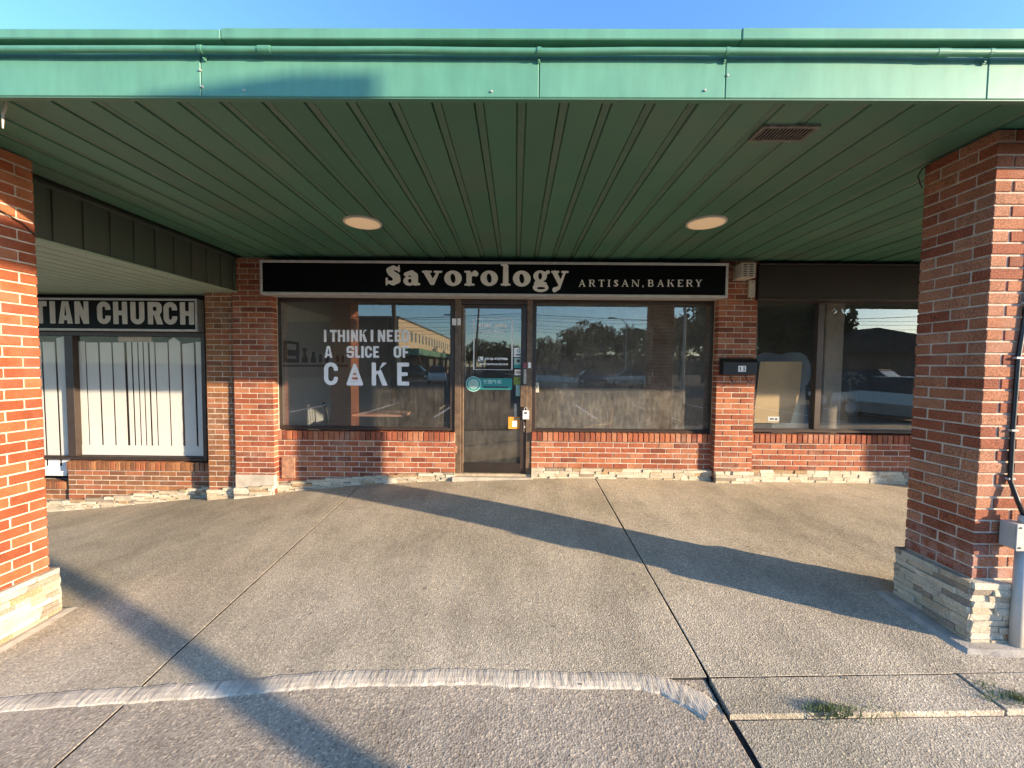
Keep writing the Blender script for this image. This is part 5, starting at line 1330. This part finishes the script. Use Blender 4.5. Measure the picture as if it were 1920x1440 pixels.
# far low building line and poles, wires
hb2 = empty('low_building', (10, -92, -.25), 'long low building behind the trees across the road', 'building')
MB().box(-8, 60, -100, -95, -.25, 4.2).build('wall', M['dark_wall'], hb2); MB().box(-8.3, 60.3, -100.3, -94.7, 4.21, 4.7).build('roof_edge', M['bronze'], hb2)
for (px, dist, h_, r_, nm, lb) in ((738.5, 21, 9.5, .12, 'utility_pole', 'thick dark utility pole mirrored in the left window'), (872, 42, 9.2, .08, 'street_lamp', 'slim curved lamp mirrored at the left of the door glass'), (889, 44, 8.8, .12, 'utility_pole', 'leaning timber pole mirrored in the door glass'), (1172, 50, 7.0, .09, 'street_lamp', 'street lamp mirrored above the trees in the right window'), (1280, 19, 6.5, .07, 'street_lamp', 'near dark post mirrored at the right of the right window'), (846, 48, 8.5, .10, 'utility_pole', 'utility pole mirrored by the left door jamb')):
    x, y = mirr(px, dist); t = empty(nm, (x, y, -.25), lb, nm.replace('_', ' '))
    lean = .5 if px == 889 else 0
    MB().tube([(x, y, -.3), (x+lean, y, h_)], [r_, r_*.75], 12).build('pole', M['bark'] if nm == 'utility_pole' else M['grey_metal'], t)
    if nm == 'street_lamp':
        MB().tube([(x, y, h_-.1), (x-.6, y, h_+.45), (x-1.6, y, h_+.6)], .04, 8).build('lamp_arm', M['grey_metal'], t); MB().tube([(x-1.5, y, h_+.6), (x-2.2, y, h_+.58)], [.10, .13], 10).build('lamp_head', M['grey_metal'], t)
    else: MB().box(x-.9+lean, x+.9+lean, y-.05, y+.05, h_-1.0, h_-.85).build('cross_arm', M['bark'], t)
for k, (h0, h1, y) in enumerate(((8.1, 7.9, -42), (7.7, 7.45, -42), (7.0, 6.9, -42), (6.5, 6.45, -41.5), (5.9, 6.1, -41), (5.6, 5.3, -20))):
    pts_ = [(lerp(-60, 60, i/40), y+lerp(-3, 3, i/40), lerp(h0, h1, i/40)-.5*math.sin(math.pi*((i/10) % 1))) for i in range(41)]
    MB().tube(pts_, .022, 5).build('overhead_wire', M['black'], None, '%s overhead wire mirrored in the glass' % ('topmost', 'second highest', 'third highest', 'fourth highest', 'fifth highest', 'lowest and nearest')[k], 'wire', 'overhead wires behind the camera')
# cars
M['car_silver'] = simple('silver_car_paint', (.42, .43, .43), .25, .5, .02)
M['car_blue'] = simple('blue_car_paint', (.03, .06, .13), .2, .4, .02)
M['car_white'] = simple('white_car_paint', (.70, .69, .66), .25, 0, .02)
M['car_dark'] = simple('dark_car_paint', (.02, .022, .025), .2, .3, .02)
M['tyre'] = simple('tyre_rubber', (.02, .02, .02), .9)
M['lens_red'] = simple('red_tail_lens', (.35, .01, .01), .2)
def car(label, x, y, rz, paint, h=1.48, suv=False):
    t = empty('parked_car', (0, 0, 0), label, 'car', 'cars parked behind the camera')
    roof = 1.72 if suv else h
    prof = [(-2.25, .35, .62, .84), (-2.15, .25, .80, .88), (-1.2, .22, .98, .90), (0, .22, .96, .91), (1.2, .22, .92, .90), (2.1, .25, .78, .87), (2.28, .35, .62, .80)]
    V = []; 
    for (a, lo, hi, hw) in prof:
        if suv: hi += .12
        V += [(a, -hw, lo), (a, -hw*1.01, (lo+hi)/2), (a, -hw*.95, hi), (a, hw*.95, hi), (a, hw*1.01, (lo+hi)/2), (a, hw, lo)]
    Fs = [tuple(range(6)), tuple(range(len(V)-1, len(V)-7, -1))]
    for i in range(len(prof)-1):
        for k in range(6): Fs.append((i*6+k, i*6+(k+1) % 6, i*6+6+(k+1) % 6, i*6+6+k))
    mb = MB(); mb.add(V, Fs); mb.build('body', M[paint], t)
    bl = .94+(.12 if suv else 0)
    st_ = [(-1.9 if suv else -1.55, bl, .80), (-1.55 if suv else -.95, roof-.05, .62), (.2, roof, .64), (.55, roof-.06, .62), (1.25, bl-.03, .80)]
    V = []
    base = [(-1.9 if suv else -1.55, bl), (-1.3, bl), (.2, bl), (.8, bl), (1.27, bl-.04)]
    top = [(-1.86 if suv else -1.5, bl+.02), (-1.55 if suv else -.95, roof-.05), (.1, roof), (.5, roof-.05), (1.24, bl)]
    V = [(a, -.82, b) for a, b in base]+[(a, -.62, b) for a, b in top]+[(a, .62, b) for a, b in top]+[(a, .82, b) for a, b in base]
    Fs = []
    for r_ in range(3):
        for k in range(4): Fs.append((r_*5+k, r_*5+k+1, r_*5+k+6, r_*5+k+5))
    mb = MB(); mb.add(V, Fs); mb.build('windows', M['car_glass'], t)
    MB().box(-1.45 if suv else -.92, .45, -.60, .60, roof-.03, roof+.012, .01).build('roof', M[paint], t)
    for a in (-1.4, 1.4):
        for s in (-1, 1):
            w = MB().tube([(a, s*.68, .33), (a, s*.90, .33)], .33, 20).build('wheel', M['tyre'], t); MB().tube([(a, s*.885, .33), (a, s*.905, .33)], .20, 14).build('rim', M['silver'], w)
    for s in (-1, 1):
        MB().box(2.18, 2.285, s*.62-.15, s*.62+.15, .62, .74, .02).build('headlight', M['vinyl'], t); MB().box(-2.27, -2.17, s*.62-.14, s*.62+.14, .66, .80, .02).build('tail_light', M['lens_red'], t)
    t.location = (x, y, -.22); t.rotation_euler = (0, 0, rz)
for (lb, px, dist, rz, p_, s_) in (('dark blue sedan mirrored low in the right window', 1115, 40, 0, 'car_blue', False), ('silver sedan mirrored beside the blue one in the right window', 1180, 38, 180, 'car_silver', False), ('silver estate car mirrored at the left of the right window', 1025, 30, 8, 'car_silver', True), ('dark sedan mirrored in the door glass', 925, 44, 0, 'car_dark', False), ('white van shaped car mirrored at the left of the slogan window', 820, 40, 80, 'car_white', True), ('near dark four by four mirrored in the neighbouring window', 1628, 17.5, 62, 'car_dark', True), ('near silver car mirrored at the right of the neighbouring window', 1712, 13.5, 80, 'car_silver', False), ('distant dark car mirrored right of the left column', 780, 52, 0, 'car_dark', True)):
    x, y = mirr(px, dist); car(lb, x, y, R(rz), p_, suv=s_)
print('objects', len(bpy.data.objects))
